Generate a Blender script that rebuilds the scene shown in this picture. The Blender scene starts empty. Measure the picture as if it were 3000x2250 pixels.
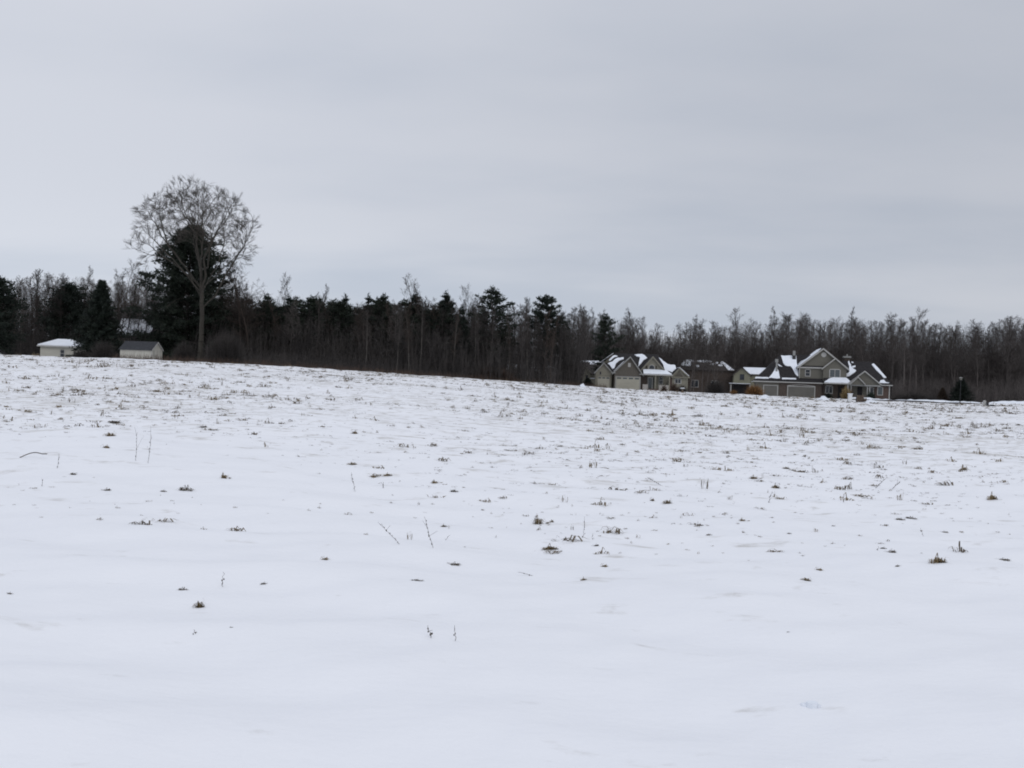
import bpy, math, random
import numpy as np

# ------------------------------------------------------------------ camera, sky, sun, exposure
scene = bpy.context.scene
COL = scene.collection
F = 2500.0                      # focal length in photograph pixels (3000 wide)
ROLL = math.radians(2.0)        # the photograph hangs a little to the right
EYE = 1.6

cam_d = bpy.data.cameras.new('camera')
cam = bpy.data.objects.new('camera', cam_d)
COL.objects.link(cam)
cam_d.sensor_fit = 'HORIZONTAL'
cam_d.sensor_width = 36.0
cam_d.lens = 36.0 * F / 3000.0
cam_d.clip_start = 0.05
cam_d.clip_end = 9000.0
cam.location = (0, 0, EYE)
from mathutils import Matrix, Vector
cam.rotation_euler = (Matrix.Rotation(math.radians(90), 3, 'X') @ Matrix.Rotation(ROLL, 3, 'Z')).to_euler()
scene.camera = cam

SUN_EL, SUN_AZ = math.radians(38), math.radians(150)
world = bpy.data.worlds.new('World')
scene.world = world
world.use_nodes = True
wn = world.node_tree
wn.nodes.clear()


def N(tree, typ, **kw):
    n = tree.nodes.new(typ)
    for k, v in kw.items():
        setattr(n, k, v)
    return n


def M_(tree, op, a, b=None, c=None, clamp=False):
    n = tree.nodes.new('ShaderNodeMath')
    n.operation = op
    n.use_clamp = clamp
    for i, x in enumerate((a, b, c)):
        if x is None:
            continue
        if isinstance(x, (int, float)):
            n.inputs[i].default_value = x
        else:
            tree.links.new(x, n.inputs[i])
    return n.outputs[0]


def MIX(tree, f, a, b):
    n = tree.nodes.new('ShaderNodeMix')
    n.data_type = 'RGBA'
    for i, x in ((0, f), (6, a), (7, b)):
        if isinstance(x, (int, float)):
            n.inputs[i].default_value = x
        elif isinstance(x, tuple):
            n.inputs[i].default_value = x if len(x) == 4 else (*x, 1)
        else:
            tree.links.new(x, n.inputs[i])
    return n.outputs[2]


def build_sky():
    t = wn
    out = N(t, 'ShaderNodeOutputWorld')
    bg = N(t, 'ShaderNodeBackground')
    t.links.new(bg.outputs[0], out.inputs[0])
    tc = N(t, 'ShaderNodeTexCoord')
    sep = N(t, 'ShaderNodeSeparateXYZ')
    t.links.new(tc.outputs['Generated'], sep.inputs[0])
    x, y, z = sep.outputs
    zz = M_(t, 'ADD', M_(t, 'MAXIMUM', z, 0.0), 0.13)
    u = M_(t, 'DIVIDE', x, zz)
    v = M_(t, 'DIVIDE', y, zz)
    # a cloud deck seen in perspective: broad soft bands
    cb = N(t, 'ShaderNodeCombineXYZ')
    t.links.new(M_(t, 'MULTIPLY', u, 0.30), cb.inputs[0])
    t.links.new(M_(t, 'ADD', M_(t, 'MULTIPLY', v, 0.62), M_(t, 'MULTIPLY', u, 0.16)), cb.inputs[1])
    cb.inputs[2].default_value = 3.7
    n1 = N(t, 'ShaderNodeTexNoise')
    n1.inputs['Scale'].default_value = 0.85
    n1.inputs['Detail'].default_value = 3.0
    n1.inputs['Roughness'].default_value = 0.42
    n1.inputs['Distortion'].default_value = 0.35
    t.links.new(cb.outputs[0], n1.inputs['Vector'])
    cb2 = N(t, 'ShaderNodeCombineXYZ')
    t.links.new(M_(t, 'MULTIPLY', u, 0.8), cb2.inputs[0])
    t.links.new(M_(t, 'MULTIPLY', v, 1.3), cb2.inputs[1])
    cb2.inputs[2].default_value = 9.1
    n2 = N(t, 'ShaderNodeTexNoise')
    n2.inputs['Scale'].default_value = 1.1
    n2.inputs['Detail'].default_value = 5.0
    n2.inputs['Roughness'].default_value = 0.5
    t.links.new(cb2.outputs[0], n2.inputs['Vector'])
    f = M_(t, 'ADD', M_(t, 'MULTIPLY', n1.outputs[0], 0.72), M_(t, 'MULTIPLY', n2.outputs[0], 0.28))
    mr = N(t, 'ShaderNodeMapRange')
    mr.interpolation_type = 'SMOOTHSTEP'
    mr.inputs[1].default_value = 0.385
    mr.inputs[2].default_value = 0.615
    t.links.new(f, mr.inputs[0])
    col = MIX(t, mr.outputs[0], (0.440, 0.478, 0.552), (0.552, 0.572, 0.628))
    # the deck is thicker towards the right (east) and thinner towards the left
    mr2 = N(t, 'ShaderNodeMapRange')
    mr2.interpolation_type = 'SMOOTHSTEP'
    mr2.inputs[1].default_value = -0.75
    mr2.inputs[2].default_value = 0.75
    mr2.inputs[3].default_value = 1.10
    mr2.inputs[4].default_value = 0.875
    t.links.new(x, mr2.inputs[0])
    # overcast decks brighten towards the zenith
    mr3 = N(t, 'ShaderNodeMapRange')
    mr3.interpolation_type = 'SMOOTHSTEP'
    mr3.inputs[1].default_value = 0.30
    mr3.inputs[2].default_value = 1.0
    mr3.inputs[3].default_value = 1.0
    mr3.inputs[4].default_value = 1.50
    t.links.new(z, mr3.inputs[0])
    # thinner, paler air low over the horizon
    mr4 = N(t, 'ShaderNodeMapRange')
    mr4.interpolation_type = 'SMOOTHSTEP'
    mr4.inputs[1].default_value = 0.05
    mr4.inputs[2].default_value = 0.22
    mr4.inputs[3].default_value = 1.06
    mr4.inputs[4].default_value = 1.0
    t.links.new(z, mr4.inputs[0])
    k = M_(t, 'MULTIPLY', M_(t, 'MULTIPLY', mr2.outputs[0], mr3.outputs[0]), mr4.outputs[0])
    sc = N(t, 'ShaderNodeVectorMath', operation='SCALE')
    t.links.new(col, sc.inputs[0])
    t.links.new(k, sc.inputs['Scale'])
    sky = N(t, 'ShaderNodeTexSky')
    sky.sky_type = 'NISHITA'
    sky.sun_disc = False
    sky.sun_elevation = SUN_EL
    sky.sun_rotation = SUN_AZ
    sk = N(t, 'ShaderNodeVectorMath', operation='SCALE')
    t.links.new(sky.outputs[0], sk.inputs[0])
    sk.inputs['Scale'].default_value = 0.08
    t.links.new(MIX(t, 0.07, sc.outputs[0], sk.outputs[0]), bg.inputs[0])
    bg.inputs[1].default_value = 1.0


build_sky()
sun_d = bpy.data.lights.new('sun', 'SUN')
sun_d.energy = 0.5
sun_d.angle = math.radians(35)
sun_d.color = (1.0, 0.965, 0.92)
sun = bpy.data.objects.new('sun', sun_d)
COL.objects.link(sun)
sdir = Vector((math.sin(SUN_AZ) * math.cos(SUN_EL), math.cos(SUN_AZ) * math.cos(SUN_EL), math.sin(SUN_EL)))
sun.rotation_euler = sdir.to_track_quat('Z', 'Y').to_euler()

vs = scene.view_settings
vs.view_transform = 'Standard'
vs.look = 'None'
vs.exposure = 0.17
vs.gamma = 1.0
vs.use_curve_mapping = False
scene.render.engine = 'CYCLES'
scene.cycles.use_denoising = True
scene.cycles.sample_clamp_indirect = 3.0
scene.cycles.max_bounces = 5
scene.cycles.diffuse_bounces = 3
scene.cycles.filter_width = 1.9

# ------------------------------------------------------------------ small helpers
CR, SR = math.cos(ROLL), math.sin(ROLL)


def unroll(px, py):
    dx, dy = px - 1500.0, 1125.0 - py
    return dx * CR - dy * SR, dx * SR + dy * CR


def at(px, py, Y):
    a, b = unroll(px, py)
    return Vector((a / F * Y, Y, EYE + b / F * Y))


def tag(o, label=None, cat=None, group=None, kind=None):
    if label:
        o['label'] = label
    if cat:
        o['category'] = cat
    if group:
        o['group'] = group
    if kind:
        o['kind'] = kind
    return o


def empty(name, loc, rz=0.0):
    o = bpy.data.objects.new(name, None)
    o.empty_display_size = 0.3
    COL.objects.link(o)
    o.location = loc
    o.rotation_euler = (0, 0, rz)
    return o


def mesh_np(name, verts, faces, smooth=False):
    """verts (n,3); faces: array (m,3) or (m,4), or list of such arrays"""
    me = bpy.data.meshes.new(name)
    if not isinstance(faces, list):
        faces = [faces]
    faces = [f for f in faces if len(f)]
    idx = np.concatenate([f.ravel() for f in faces]).astype(np.int32)
    tot = np.concatenate([np.full(len(f), f.shape[1], np.int32) for f in faces])
    start = np.concatenate([[0], np.cumsum(tot)[:-1]]).astype(np.int32)
    me.vertices.add(len(verts))
    me.vertices.foreach_set('co', np.asarray(verts, np.float32).ravel())
    me.loops.add(len(idx))
    me.loops.foreach_set('vertex_index', idx)
    me.polygons.add(len(tot))
    me.polygons.foreach_set('loop_start', start)
    me.polygons.foreach_set('loop_total', tot)
    if smooth:
        me.polygons.foreach_set('use_smooth', np.ones(len(tot), bool))
    me.update(calc_edges=True)
    me.validate()
    return me


def obj(name, me, mat, parent=None, loc=None):
    o = bpy.data.objects.new(name, me)
    COL.objects.link(o)
    if mat is not None and len(me.materials) == 0:
        me.materials.append(mat)
    if parent is not None:
        o.parent = parent
    if loc is not None:
        o.location = loc
    return o


def copy_tree(o, parent=None):
    c = o.copy()
    COL.objects.link(c)
    c.parent = parent
    for ch in list(o.children):
        copy_tree(ch, c)
    return c


# ------------------------------------------------------------------ materials
MATS = {}


def mat(name, c1, c2=None, scale=4.0, rough=0.85, bump=0.0, bscale=None, spec=0.25, stretch=None, rnd=0.0, detail=4.0,
        coords='Object'):
    m = bpy.data.materials.new(name)
    m.use_nodes = True
    t = m.node_tree
    b = t.nodes['Principled BSDF']
    b.inputs['Roughness'].default_value = rough
    b.inputs['Specular IOR Level'].default_value = spec
    tc = N(t, 'ShaderNodeTexCoord')
    src = tc.outputs[coords]
    if stretch:
        mp = N(t, 'ShaderNodeMapping')
        mp.inputs['Scale'].default_value = stretch
        t.links.new(src, mp.inputs[0])
        src = mp.outputs[0]
    if c2 is None:
        c2 = tuple(x * 0.8 for x in c1)
    n = N(t, 'ShaderNodeTexNoise')
    n.inputs['Scale'].default_value = scale
    n.inputs['Detail'].default_value = detail
    t.links.new(src, n.inputs['Vector'])
    mr = N(t, 'ShaderNodeMapRange')
    mr.inputs[1].default_value = 0.32
    mr.inputs[2].default_value = 0.68
    t.links.new(n.outputs[0], mr.inputs[0])
    col = MIX(t, mr.outputs[0], c1, c2)
    if rnd > 0:
        oi = N(t, 'ShaderNodeObjectInfo')
        hs = N(t, 'ShaderNodeHueSaturation')
        t.links.new(col, hs.inputs['Color'])
        t.links.new(M_(t, 'ADD', M_(t, 'MULTIPLY', oi.outputs['Random'], 2 * rnd), 1 - rnd), hs.inputs['Value'])
        col = hs.outputs[0]
    t.links.new(col, b.inputs['Base Color'])
    if bump > 0:
        n2 = N(t, 'ShaderNodeTexNoise')
        n2.inputs['Scale'].default_value = bscale or scale * 4
        n2.inputs['Detail'].default_value = 5.0
        t.links.new(src, n2.inputs['Vector'])
        bm = N(t, 'ShaderNodeBump')
        bm.inputs['Strength'].default_value = bump
        bm.inputs['Distance'].default_value = 0.05
        t.links.new(n2.outputs[0], bm.inputs['Height'])
        t.links.new(bm.outputs[0], b.inputs['Normal'])
    MATS[name] = m
    return m


def snow_field_material():
    m = bpy.data.materials.new('snow_field')
    m.use_nodes = True
    t = m.node_tree
    b = t.nodes['Principled BSDF']
    b.inputs['Roughness'].default_value = 0.75
    b.inputs['Specular IOR Level'].default_value = 0.12
    tc = N(t, 'ShaderNodeTexCoord')
    # thin places where the flattened grass shows through the snow: wind-drawn streaks
    mp = N(t, 'ShaderNodeMapping')
    mp.inputs['Rotation'].default_value = (0, 0, math.radians(8))
    mp.inputs['Scale'].default_value = (0.8, 1.9, 1.0)
    t.links.new(tc.outputs['Object'], mp.inputs[0])
    n1 = N(t, 'ShaderNodeTexNoise')
    n1.inputs['Scale'].default_value = 1.9
    n1.inputs['Detail'].default_value = 7.0
    n1.inputs['Roughness'].default_value = 0.62
    n1.inputs['Distortion'].default_value = 0.4
    t.links.new(mp.outputs[0], n1.inputs['Vector'])
    nb = N(t, 'ShaderNodeTexNoise')
    nb.inputs['Scale'].default_value = 0.10
    nb.inputs['Detail'].default_value = 2.0
    t.links.new(tc.outputs['Object'], nb.inputs['Vector'])
    sep = N(t, 'ShaderNodeSeparateXYZ')
    t.links.new(tc.outputs['Object'], sep.inputs[0])
    far = N(t, 'ShaderNodeMapRange')          # the near strip by the road is drifted deep, the field beyond is thin
    far.interpolation_type = 'SMOOTHSTEP'
    far.inputs[1].default_value = 4.0
    far.inputs[2].default_value = 27.0
    far.inputs[3].default_value = 0.0
    far.inputs[4].default_value = 0.125
    t.links.new(sep.outputs[1], far.inputs[0])
    s = M_(t, 'ADD', M_(t, 'ADD', n1.outputs[0], M_(t, 'MULTIPLY', M_(t, 'SUBTRACT', nb.outputs[0], 0.5), 0.25)), far.outputs[0])
    th = N(t, 'ShaderNodeMapRange')
    th.interpolation_type = 'SMOOTHSTEP'
    th.inputs[1].default_value = 0.60
    th.inputs[2].default_value = 0.79
    t.links.new(s, th.inputs[0])
    mpf = N(t, 'ShaderNodeMapping')
    mpf.inputs['Rotation'].default_value = (0, 0, math.radians(-5))
    mpf.inputs['Scale'].default_value = (0.55, 1.0, 1.0)
    t.links.new(tc.outputs['Object'], mpf.inputs[0])
    nf = N(t, 'ShaderNodeTexNoise')
    nf.inputs['Scale'].default_value = 2.6
    nf.inputs['Detail'].default_value = 4.0
    nf.inputs['Roughness'].default_value = 0.7
    t.links.new(mpf.outputs[0], nf.inputs['Vector'])
    sf = M_(t, 'ADD', M_(t, 'ADD', nf.outputs[0], M_(t, 'MULTIPLY', far.outputs[0], 1.25)), M_(t, 'MULTIPLY', M_(t, 'SUBTRACT', nb.outputs[0], 0.5), 0.2))
    tf = N(t, 'ShaderNodeMapRange')
    tf.interpolation_type = 'SMOOTHSTEP'
    tf.inputs[1].default_value = 0.71
    tf.inputs[2].default_value = 0.86
    t.links.new(sf, tf.inputs[0])
    thin = M_(t, 'MAXIMUM', M_(t, 'MULTIPLY', th.outputs[0], 0.55), M_(t, 'MULTIPLY', tf.outputs[0], 0.74))
    n3 = N(t, 'ShaderNodeTexNoise')
    n3.inputs['Scale'].default_value = 0.6
    n3.inputs['Detail'].default_value = 4.0
    t.links.new(tc.outputs['Object'], n3.inputs['Vector'])
    base = MIX(t, n3.outputs[0], (0.845, 0.852, 0.878), (0.875, 0.880, 0.900))
    t.links.new(MIX(t, thin, base, (0.36, 0.33, 0.28)), b.inputs['Base Color'])
    n4 = N(t, 'ShaderNodeTexNoise')
    n4.inputs['Scale'].default_value = 7.0
    n4.inputs['Detail'].default_value = 8.0
    n4.inputs['Roughness'].default_value = 0.6
    t.links.new(mp.outputs[0], n4.inputs['Vector'])
    bm = N(t, 'ShaderNodeBump')
    bm.inputs['Strength'].default_value = 0.35
    bm.inputs['Distance'].default_value = 0.03
    t.links.new(n4.outputs[0], bm.inputs['Height'])
    t.links.new(bm.outputs[0], b.inputs['Normal'])
    MATS['snow_field'] = m
    return m


snow_field_material()
mat('snow', (0.82, 0.85, 0.90), (0.76, 0.79, 0.84), scale=1.3, rough=0.8, bump=0.3, bscale=6)
mat('asphalt', (0.05, 0.05, 0.055), (0.035, 0.035, 0.04), scale=3)
mat('concrete', (0.30, 0.29, 0.28), (0.22, 0.21, 0.20), scale=2, bump=0.2)
mat('bark_dark', (0.060, 0.052, 0.047), (0.036, 0.031, 0.029), scale=2.5, rnd=0.35, stretch=(1, 1, 0.3))
mat('bark_brown', (0.080, 0.062, 0.052), (0.045, 0.035, 0.030), scale=2.5, rnd=0.35, stretch=(1, 1, 0.3))
mat('bark_grey', (0.054, 0.049, 0.040), (0.032, 0.028, 0.024), scale=2.0, stretch=(3, 3, 0.5), bump=0.6, bscale=9)
mat('twig', (0.070, 0.062, 0.053), (0.045, 0.039, 0.034), scale=1.0, rnd=0.2)
mat('needle_dark', (0.018, 0.026, 0.018), (0.009, 0.014, 0.011), scale=1.2, rough=0.7, rnd=0.3)
mat('needle_green', (0.030, 0.041, 0.026), (0.014, 0.020, 0.015), scale=1.2, rough=0.7, rnd=0.25)
mat('needle_brown', (0.060, 0.042, 0.028), (0.030, 0.022, 0.016), scale=1.2, rough=0.8)
mat('bark_hazed', (0.104, 0.091, 0.084), (0.064, 0.056, 0.052), scale=2.5, rnd=0.3)  # bark colour lightened to paint in haze over the right and distant wood
mat('brush_hazed', (0.105, 0.092, 0.086), (0.066, 0.057, 0.054), scale=.4)  # right-hand brush, with the same haze put into its colour
mat('slate', (0.050, 0.052, 0.058), (0.034, 0.035, 0.040), scale=3.0)
mat('bark_pale', (0.115, 0.105, 0.094), (0.075, 0.068, 0.061), scale=2.0, stretch=(2, 2, .4))
mat('brush', (0.060, 0.053, 0.049), (0.032, 0.029, 0.028), scale=0.4, coords='Object')
mat('brush_red', (0.088, 0.058, 0.043), (0.045, 0.032, 0.026), scale=0.8)
mat('dry_grass', (0.30, 0.225, 0.120), (0.085, 0.060, 0.034), scale=9.0, rnd=0.25)
mat('dry_grass_dark', (0.155, 0.120, 0.075), (0.050, 0.038, 0.028), scale=9.0, rnd=0.25)
mat('dry_grass_far', (0.245, 0.190, 0.118), (0.095, 0.074, 0.054), scale=0.9)
mat('grass_fleck', (0.165, 0.125, 0.075), (0.065, 0.050, 0.036), scale=.7)
mat('weed_stem', (0.085, 0.066, 0.050), (0.045, 0.035, 0.028), scale=12.0)
mat('orange_bush', (0.26, 0.135, 0.050), (0.11, 0.058, 0.026), scale=3.0)
mat('tan_plume', (0.36, 0.27, 0.13), (0.20, 0.14, 0.07), scale=3.0)
mat('shingle', (0.030, 0.027, 0.028), (0.017, 0.016, 0.017), scale=3.0, bump=0.4, bscale=14)
mat('shingle_brown', (0.060, 0.050, 0.046), (0.036, 0.031, 0.029), scale=3.0, bump=0.4, bscale=14)
mat('siding_taupe', (0.152, 0.144, 0.122), (0.134, 0.127, 0.107), scale=1.5, bump=0.5, bscale=3.0, stretch=(0.2, 0.2, 6.0))
mat('siding_beige', (0.235, 0.222, 0.180), (0.205, 0.193, 0.156), scale=1.5, bump=0.5, bscale=3.0, stretch=(0.2, 0.2, 6.0))
mat('siding_green', (0.230, 0.225, 0.165), (0.185, 0.180, 0.135), scale=1.5, bump=0.5, bscale=3.0, stretch=(0.2, 0.2, 6.0))
mat('shake', (0.125, 0.113, 0.096), (0.095, 0.085, 0.073), scale=4.0, bump=0.5, bscale=5.0, stretch=(1, 1, 3.0))
mat('brick', (0.105, 0.082, 0.068), (0.060, 0.048, 0.042), scale=6.0, bump=0.4, bscale=12, stretch=(1, 1, 2.2))
mat('brick_red', (0.115, 0.080, 0.068), (0.075, 0.054, 0.047), scale=6.0, bump=0.4, bscale=12, stretch=(1, 1, 2.2))
mat('stone', (0.42, 0.40, 0.37), (0.28, 0.26, 0.24), scale=5.0, bump=0.5)
mat('trim', (0.42, 0.415, 0.395), (0.36, 0.355, 0.34), scale=2.0, rough=0.6)
mat('trim_grey', (0.30, 0.30, 0.29), (0.26, 0.26, 0.25), scale=2.0, rough=0.6)
mat('door_grey', (0.142, 0.136, 0.122), (0.124, 0.119, 0.107), scale=1.0, rough=0.6)
mat('door_cream', (0.37, 0.35, 0.29), (0.33, 0.315, 0.26), scale=1.0, rough=0.6)
mat('shed_cream', (0.50, 0.485, 0.43), (0.43, 0.415, 0.365), scale=0.9, bump=0.5, bscale=3.0, stretch=(5.0, 5.0, 0.3))
mat('shed_wall', (0.47, 0.455, 0.40), (0.42, 0.405, 0.355), scale=0.9, bump=0.5, bscale=3.0, stretch=(0.3, 0.3, 5.0))
mat('glass', (0.020, 0.026, 0.034), (0.014, 0.018, 0.024), scale=1.0, rough=0.12, spec=0.5)
mat('glass_light', (0.085, 0.10, 0.105), (0.060, 0.072, 0.078), scale=1.0, rough=0.2, spec=0.5)
mat('shutter', (0.065, 0.055, 0.045), rough=0.7)
mat('dark_recess', (0.030, 0.028, 0.030), rough=0.9)
mat('dark_metal', (0.028, 0.028, 0.030), rough=0.5, spec=0.5)
mat('wood_brown', (0.16, 0.12, 0.09), (0.09, 0.068, 0.052), scale=5.0)
mat('lamp_glass', (0.20, 0.19, 0.165), rough=0.4)
mat('white_paint', (0.74, 0.75, 0.76), rough=0.6)

# ------------------------------------------------------------------ terrain
# crest of the field as (px, py, distance)
CREST = [(-900, 1012, 90), (-300, 1030, 92), (0, 1040, 95), (350, 1051, 97), (500, 1057, 99), (800, 1071, 104), (1050, 1087, 109), (1300, 1104, 114),
         (1500, 1117, 121), (1650, 1127, 128), (1800, 1139, 137), (2000, 1150, 141), (2230, 1159, 141), (2400, 1167, 141),
         (2600, 1174, 141), (2800, 1183, 141), (3000, 1182, 145), (3400, 1196, 145), (4000, 1215, 145)]
_ca, _cz, _cd = [], [], []
for px, py, D in CREST:
    p = at(px, py, D)
    _ca.append(p.x / D)
    _cz.append(p.z)
    _cd.append(D)
_ca, _cz, _cd = map(np.array, (_ca, _cz, _cd))
_fine = np.linspace(_ca[0], _ca[-1], 400)
_k = np.exp(-0.5 * (np.arange(-12, 13) / 5.0) ** 2)
_k /= _k.sum()
_fz = np.convolve(np.pad(np.interp(_fine, _ca, _cz), 12, mode='edge'), _k, 'valid')
_fd = np.convolve(np.pad(np.interp(_fine, _ca, _cd), 12, mode='edge'), _k, 'valid')

_rs = np.random.RandomState(7)
_W = []
for lam, amp in ((9.0, 0.035), (5.0, 0.018), (2.6, 0.022), (1.3, 0.015), (0.7, 0.008), (0.38, 0.0034)):
    for _ in range(4):
        th = _rs.uniform(-0.5, 0.5) + math.pi / 2 if _rs.rand() < 0.7 else _rs.uniform(0, math.pi)
        _W.append((2 * math.pi / lam * math.cos(th), 2 * math.pi / lam * math.sin(th), _rs.uniform(0, 6.28), amp / 1.6))


def gz_np(x, y, fine=True):
    x = np.asarray(x, float)
    y = np.asarray(y, float)
    th = np.arctan2(x, y)
    thc = np.clip(th, -0.72, 0.78)
    a = np.tan(thc)
    zc = np.interp(a, _fine, _fz)
    dc = np.interp(a, _fine, _fd)
    r = np.hypot(x, y)
    d = np.where(np.abs(th) < 0.75, y, r * np.cos(thc))
    t = d / dc
    z = np.where(t < 1, zc * np.clip(t, 0, 1) ** 1.25, zc - 0.0035 * np.clip(d - dc, 0, 400) * np.clip((zc - 1.2) / 1.5, 0, 1))
    fade = np.clip((2.3 - np.abs(th)) / 1.3, 0, 1)
    z = z * fade
    if fine:
        for kx, ky, ph, am in _W:
            z = z + am * np.sin(kx * x + ky * y + ph + 0.6 * np.sin(0.37 * kx * y - 0.29 * ky * x + ph))
    return z


def gz(x, y):
    return float(gz_np(x, y))


def on_ground(px, py, dmax=160.0):
    a, b = unroll(px, py)
    ys = np.geomspace(2.0, dmax, 4000)
    zs = EYE + b / F * ys
    g = gz_np(a / F * ys, ys)
    hit = np.nonzero(zs <= g)[0]
    i = hit[0] if len(hit) else len(ys) - 1
    return Vector((a / F * ys[i], ys[i], g[i]))


def build_ground():
    th = np.concatenate([np.linspace(-math.pi, -0.70, 70, endpoint=False), np.linspace(-0.70, 0.70, 500, endpoint=False),
                         np.linspace(0.70, math.pi, 70, endpoint=False)])
    r = np.concatenate([np.linspace(0.4, 3.0, 16, endpoint=False), np.geomspace(3.0, 200.0, 420, endpoint=False), np.geomspace(200, 6000, 30)])
    TH, R = np.meshgrid(th, r)
    X, Y = R * np.sin(TH), R * np.cos(TH)
    Z = gz_np(X, Y)
    nr, nt = X.shape
    V = np.stack([X, Y, Z], -1).reshape(-1, 3)
    i = np.arange(nr - 1)[:, None] * nt
    j = np.arange(nt)[None, :]
    j2 = (j + 1) % nt
    Fq = np.stack([i + j, i + nt + j, i + nt + j2, i + j2], -1).reshape(-1, 4)
    c = len(V)
    V = np.vstack([V, [[0, 0, gz(0, 0.01)]]])
    jj = np.arange(nt)
    Ft = np.stack([np.full(nt, c), jj, (jj + 1) % nt], -1)
    # orient upwards
    Fq = Fq[:, ::-1]
    Ft = Ft[:, ::-1]
    me = mesh_np('ground', V, [Fq, Ft], smooth=True)
    o = obj('ground', me, MATS['snow_field'])
    tag(o, kind='structure')
    # make normals point up
    if me.polygons[0].normal.z < 0:
        me.flip_normals()


build_ground()


# ------------------------------------------------------------------ mesh box builder for buildings and street things
class MB:
    def __init__(self):
        self.v, self.f = [], []

    def quad(self, pts):
        n = len(self.v)
        self.v += [tuple(p) for p in pts]
        self.f.append(tuple(range(n, n + len(pts))))
        return self

    def box(self, x0, x1, y0, y1, z0, z1):
        n = len(self.v)
        self.v += [(x0, y0, z0), (x1, y0, z0), (x1, y1, z0), (x0, y1, z0), (x0, y0, z1), (x1, y0, z1), (x1, y1, z1), (x0, y1, z1)]
        for q in ((3, 2, 1, 0), (4, 5, 6, 7), (0, 1, 5, 4), (1, 2, 6, 5), (2, 3, 7, 6), (3, 0, 4, 7)):
            self.f.append(tuple(n + k for k in q))
        return self

    def slab(self, pts, off):
        """closed prism: polygon pts and the same moved by off"""
        n, k = len(self.v), len(pts)
        self.v += [tuple(p) for p in pts] + [(p[0] + off[0], p[1] + off[1], p[2] + off[2]) for p in pts]
        self.f.append(tuple(range(n, n + k)))
        self.f.append(tuple(range(n + 2 * k - 1, n + k - 1, -1)))
        for i in range(k):
            j = (i + 1) % k
            self.f.append((n + j, n + i, n + k + i, n + k + j))
        return self

    def beam(self, p, q, w, h, up=(0, 0, 1)):
        p, q, up = Vector(p), Vector(q), Vector(up)
        d = (q - p).normalized()
        s = d.cross(up)
        s.normalize()
        t = s.cross(d)
        s, t = s * w / 2, t * h / 2
        n = len(self.v)
        for e in (p, q):
            for a, b in ((-1, -1), (1, -1), (1, 1), (-1, 1)):
                self.v.append(tuple(e + s * a + t * b))
        for qd in ((3, 2, 1, 0), (4, 5, 6, 7), (0, 1, 5, 4), (1, 2, 6, 5), (2, 3, 7, 6), (3, 0, 4, 7)):
            self.f.append(tuple(n + k for k in qd))
        return self

    def cyl(self, x, y, z0, z1, r0, r1=None, k=10):
        r1 = r0 if r1 is None else r1
        n = len(self.v)
        for z, r in ((z0, r0), (z1, r1)):
            for i in range(k):
                a = 2 * math.pi * i / k
                self.v.append((x + r * math.cos(a), y + r * math.sin(a), z))
        self.f.append(tuple(range(n + k - 1, n - 1, -1)))
        self.f.append(tuple(range(n + k, n + 2 * k)))
        for i in range(k):
            j = (i + 1) % k
            self.f.append((n + i, n + j, n + k + j, n + k + i))
        return self

    def build(self, name, m, parent=None):
        me = bpy.data.meshes.new(name)
        me.from_pydata(self.v, [], self.f)
        me.update()
        return obj(name, me, MATS[m], parent)


def window(root, u0, u1, v, h0, h1, frame='trim', glass='glass', mull=0, rails=0, fw=0.10, name='window', arch=0.0):
    """window on a front wall at depth v: pane as the part, frame, mullions as its children"""
    mb = MB()
    if arch:
        pts = [(u0, v - 0.03, h0), (u1, v - 0.03, h0)]
        for i in range(9):
            a = math.pi * i / 8
            pts.append(((u0 + u1) / 2 + (u1 - u0) / 2 * math.cos(a), v - 0.03, h1 - arch + arch * math.sin(a)))
        mb.slab(pts, (0, 0.02, 0))
    else:
        mb.box(u0, u1, v - 0.03, v - 0.004, h0, h1)
    w = mb.build(name, glass, root)
    f = MB()
    f.box(u0 - fw, u0, v - 0.08, v - 0.002, h0 - fw, h1 - arch)
    f.box(u1, u1 + fw, v - 0.08, v - 0.002, h0 - fw, h1 - arch)
    f.box(u0, u1, v - 0.085, v - 0.002, h0 - fw, h0)
    if arch:
        prev = None
        for i in range(9):
            a = math.pi * i / 8
            p = ((u0 + u1) / 2 + ((u1 - u0) / 2 + fw / 2) * math.cos(a), v - 0.045, h1 - arch + (arch + fw / 2) * math.sin(a))
            if prev:
                f.beam(prev, p, 0.08, fw)
            prev = p
    else:
        f.box(u0, u1, v - 0.085, v - 0.002, h1, h1 + fw)
    f.build('frame', frame, w)
    for i in range(mull):
        c = u0 + (u1 - u0) * (i + 1) / (mull + 1)
        MB().box(c - 0.04, c + 0.04, v - 0.075, v - 0.032, h0, h1).build('mullion', frame, w)
    for i in range(rails):
        c = h0 + (h1 - h0) * (i + 1) / (rails + 1)
        MB().box(u0, u1, v - 0.07, v - 0.033, c - 0.03, c + 0.03).build('glazing_bar', frame, w)
    return w


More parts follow.
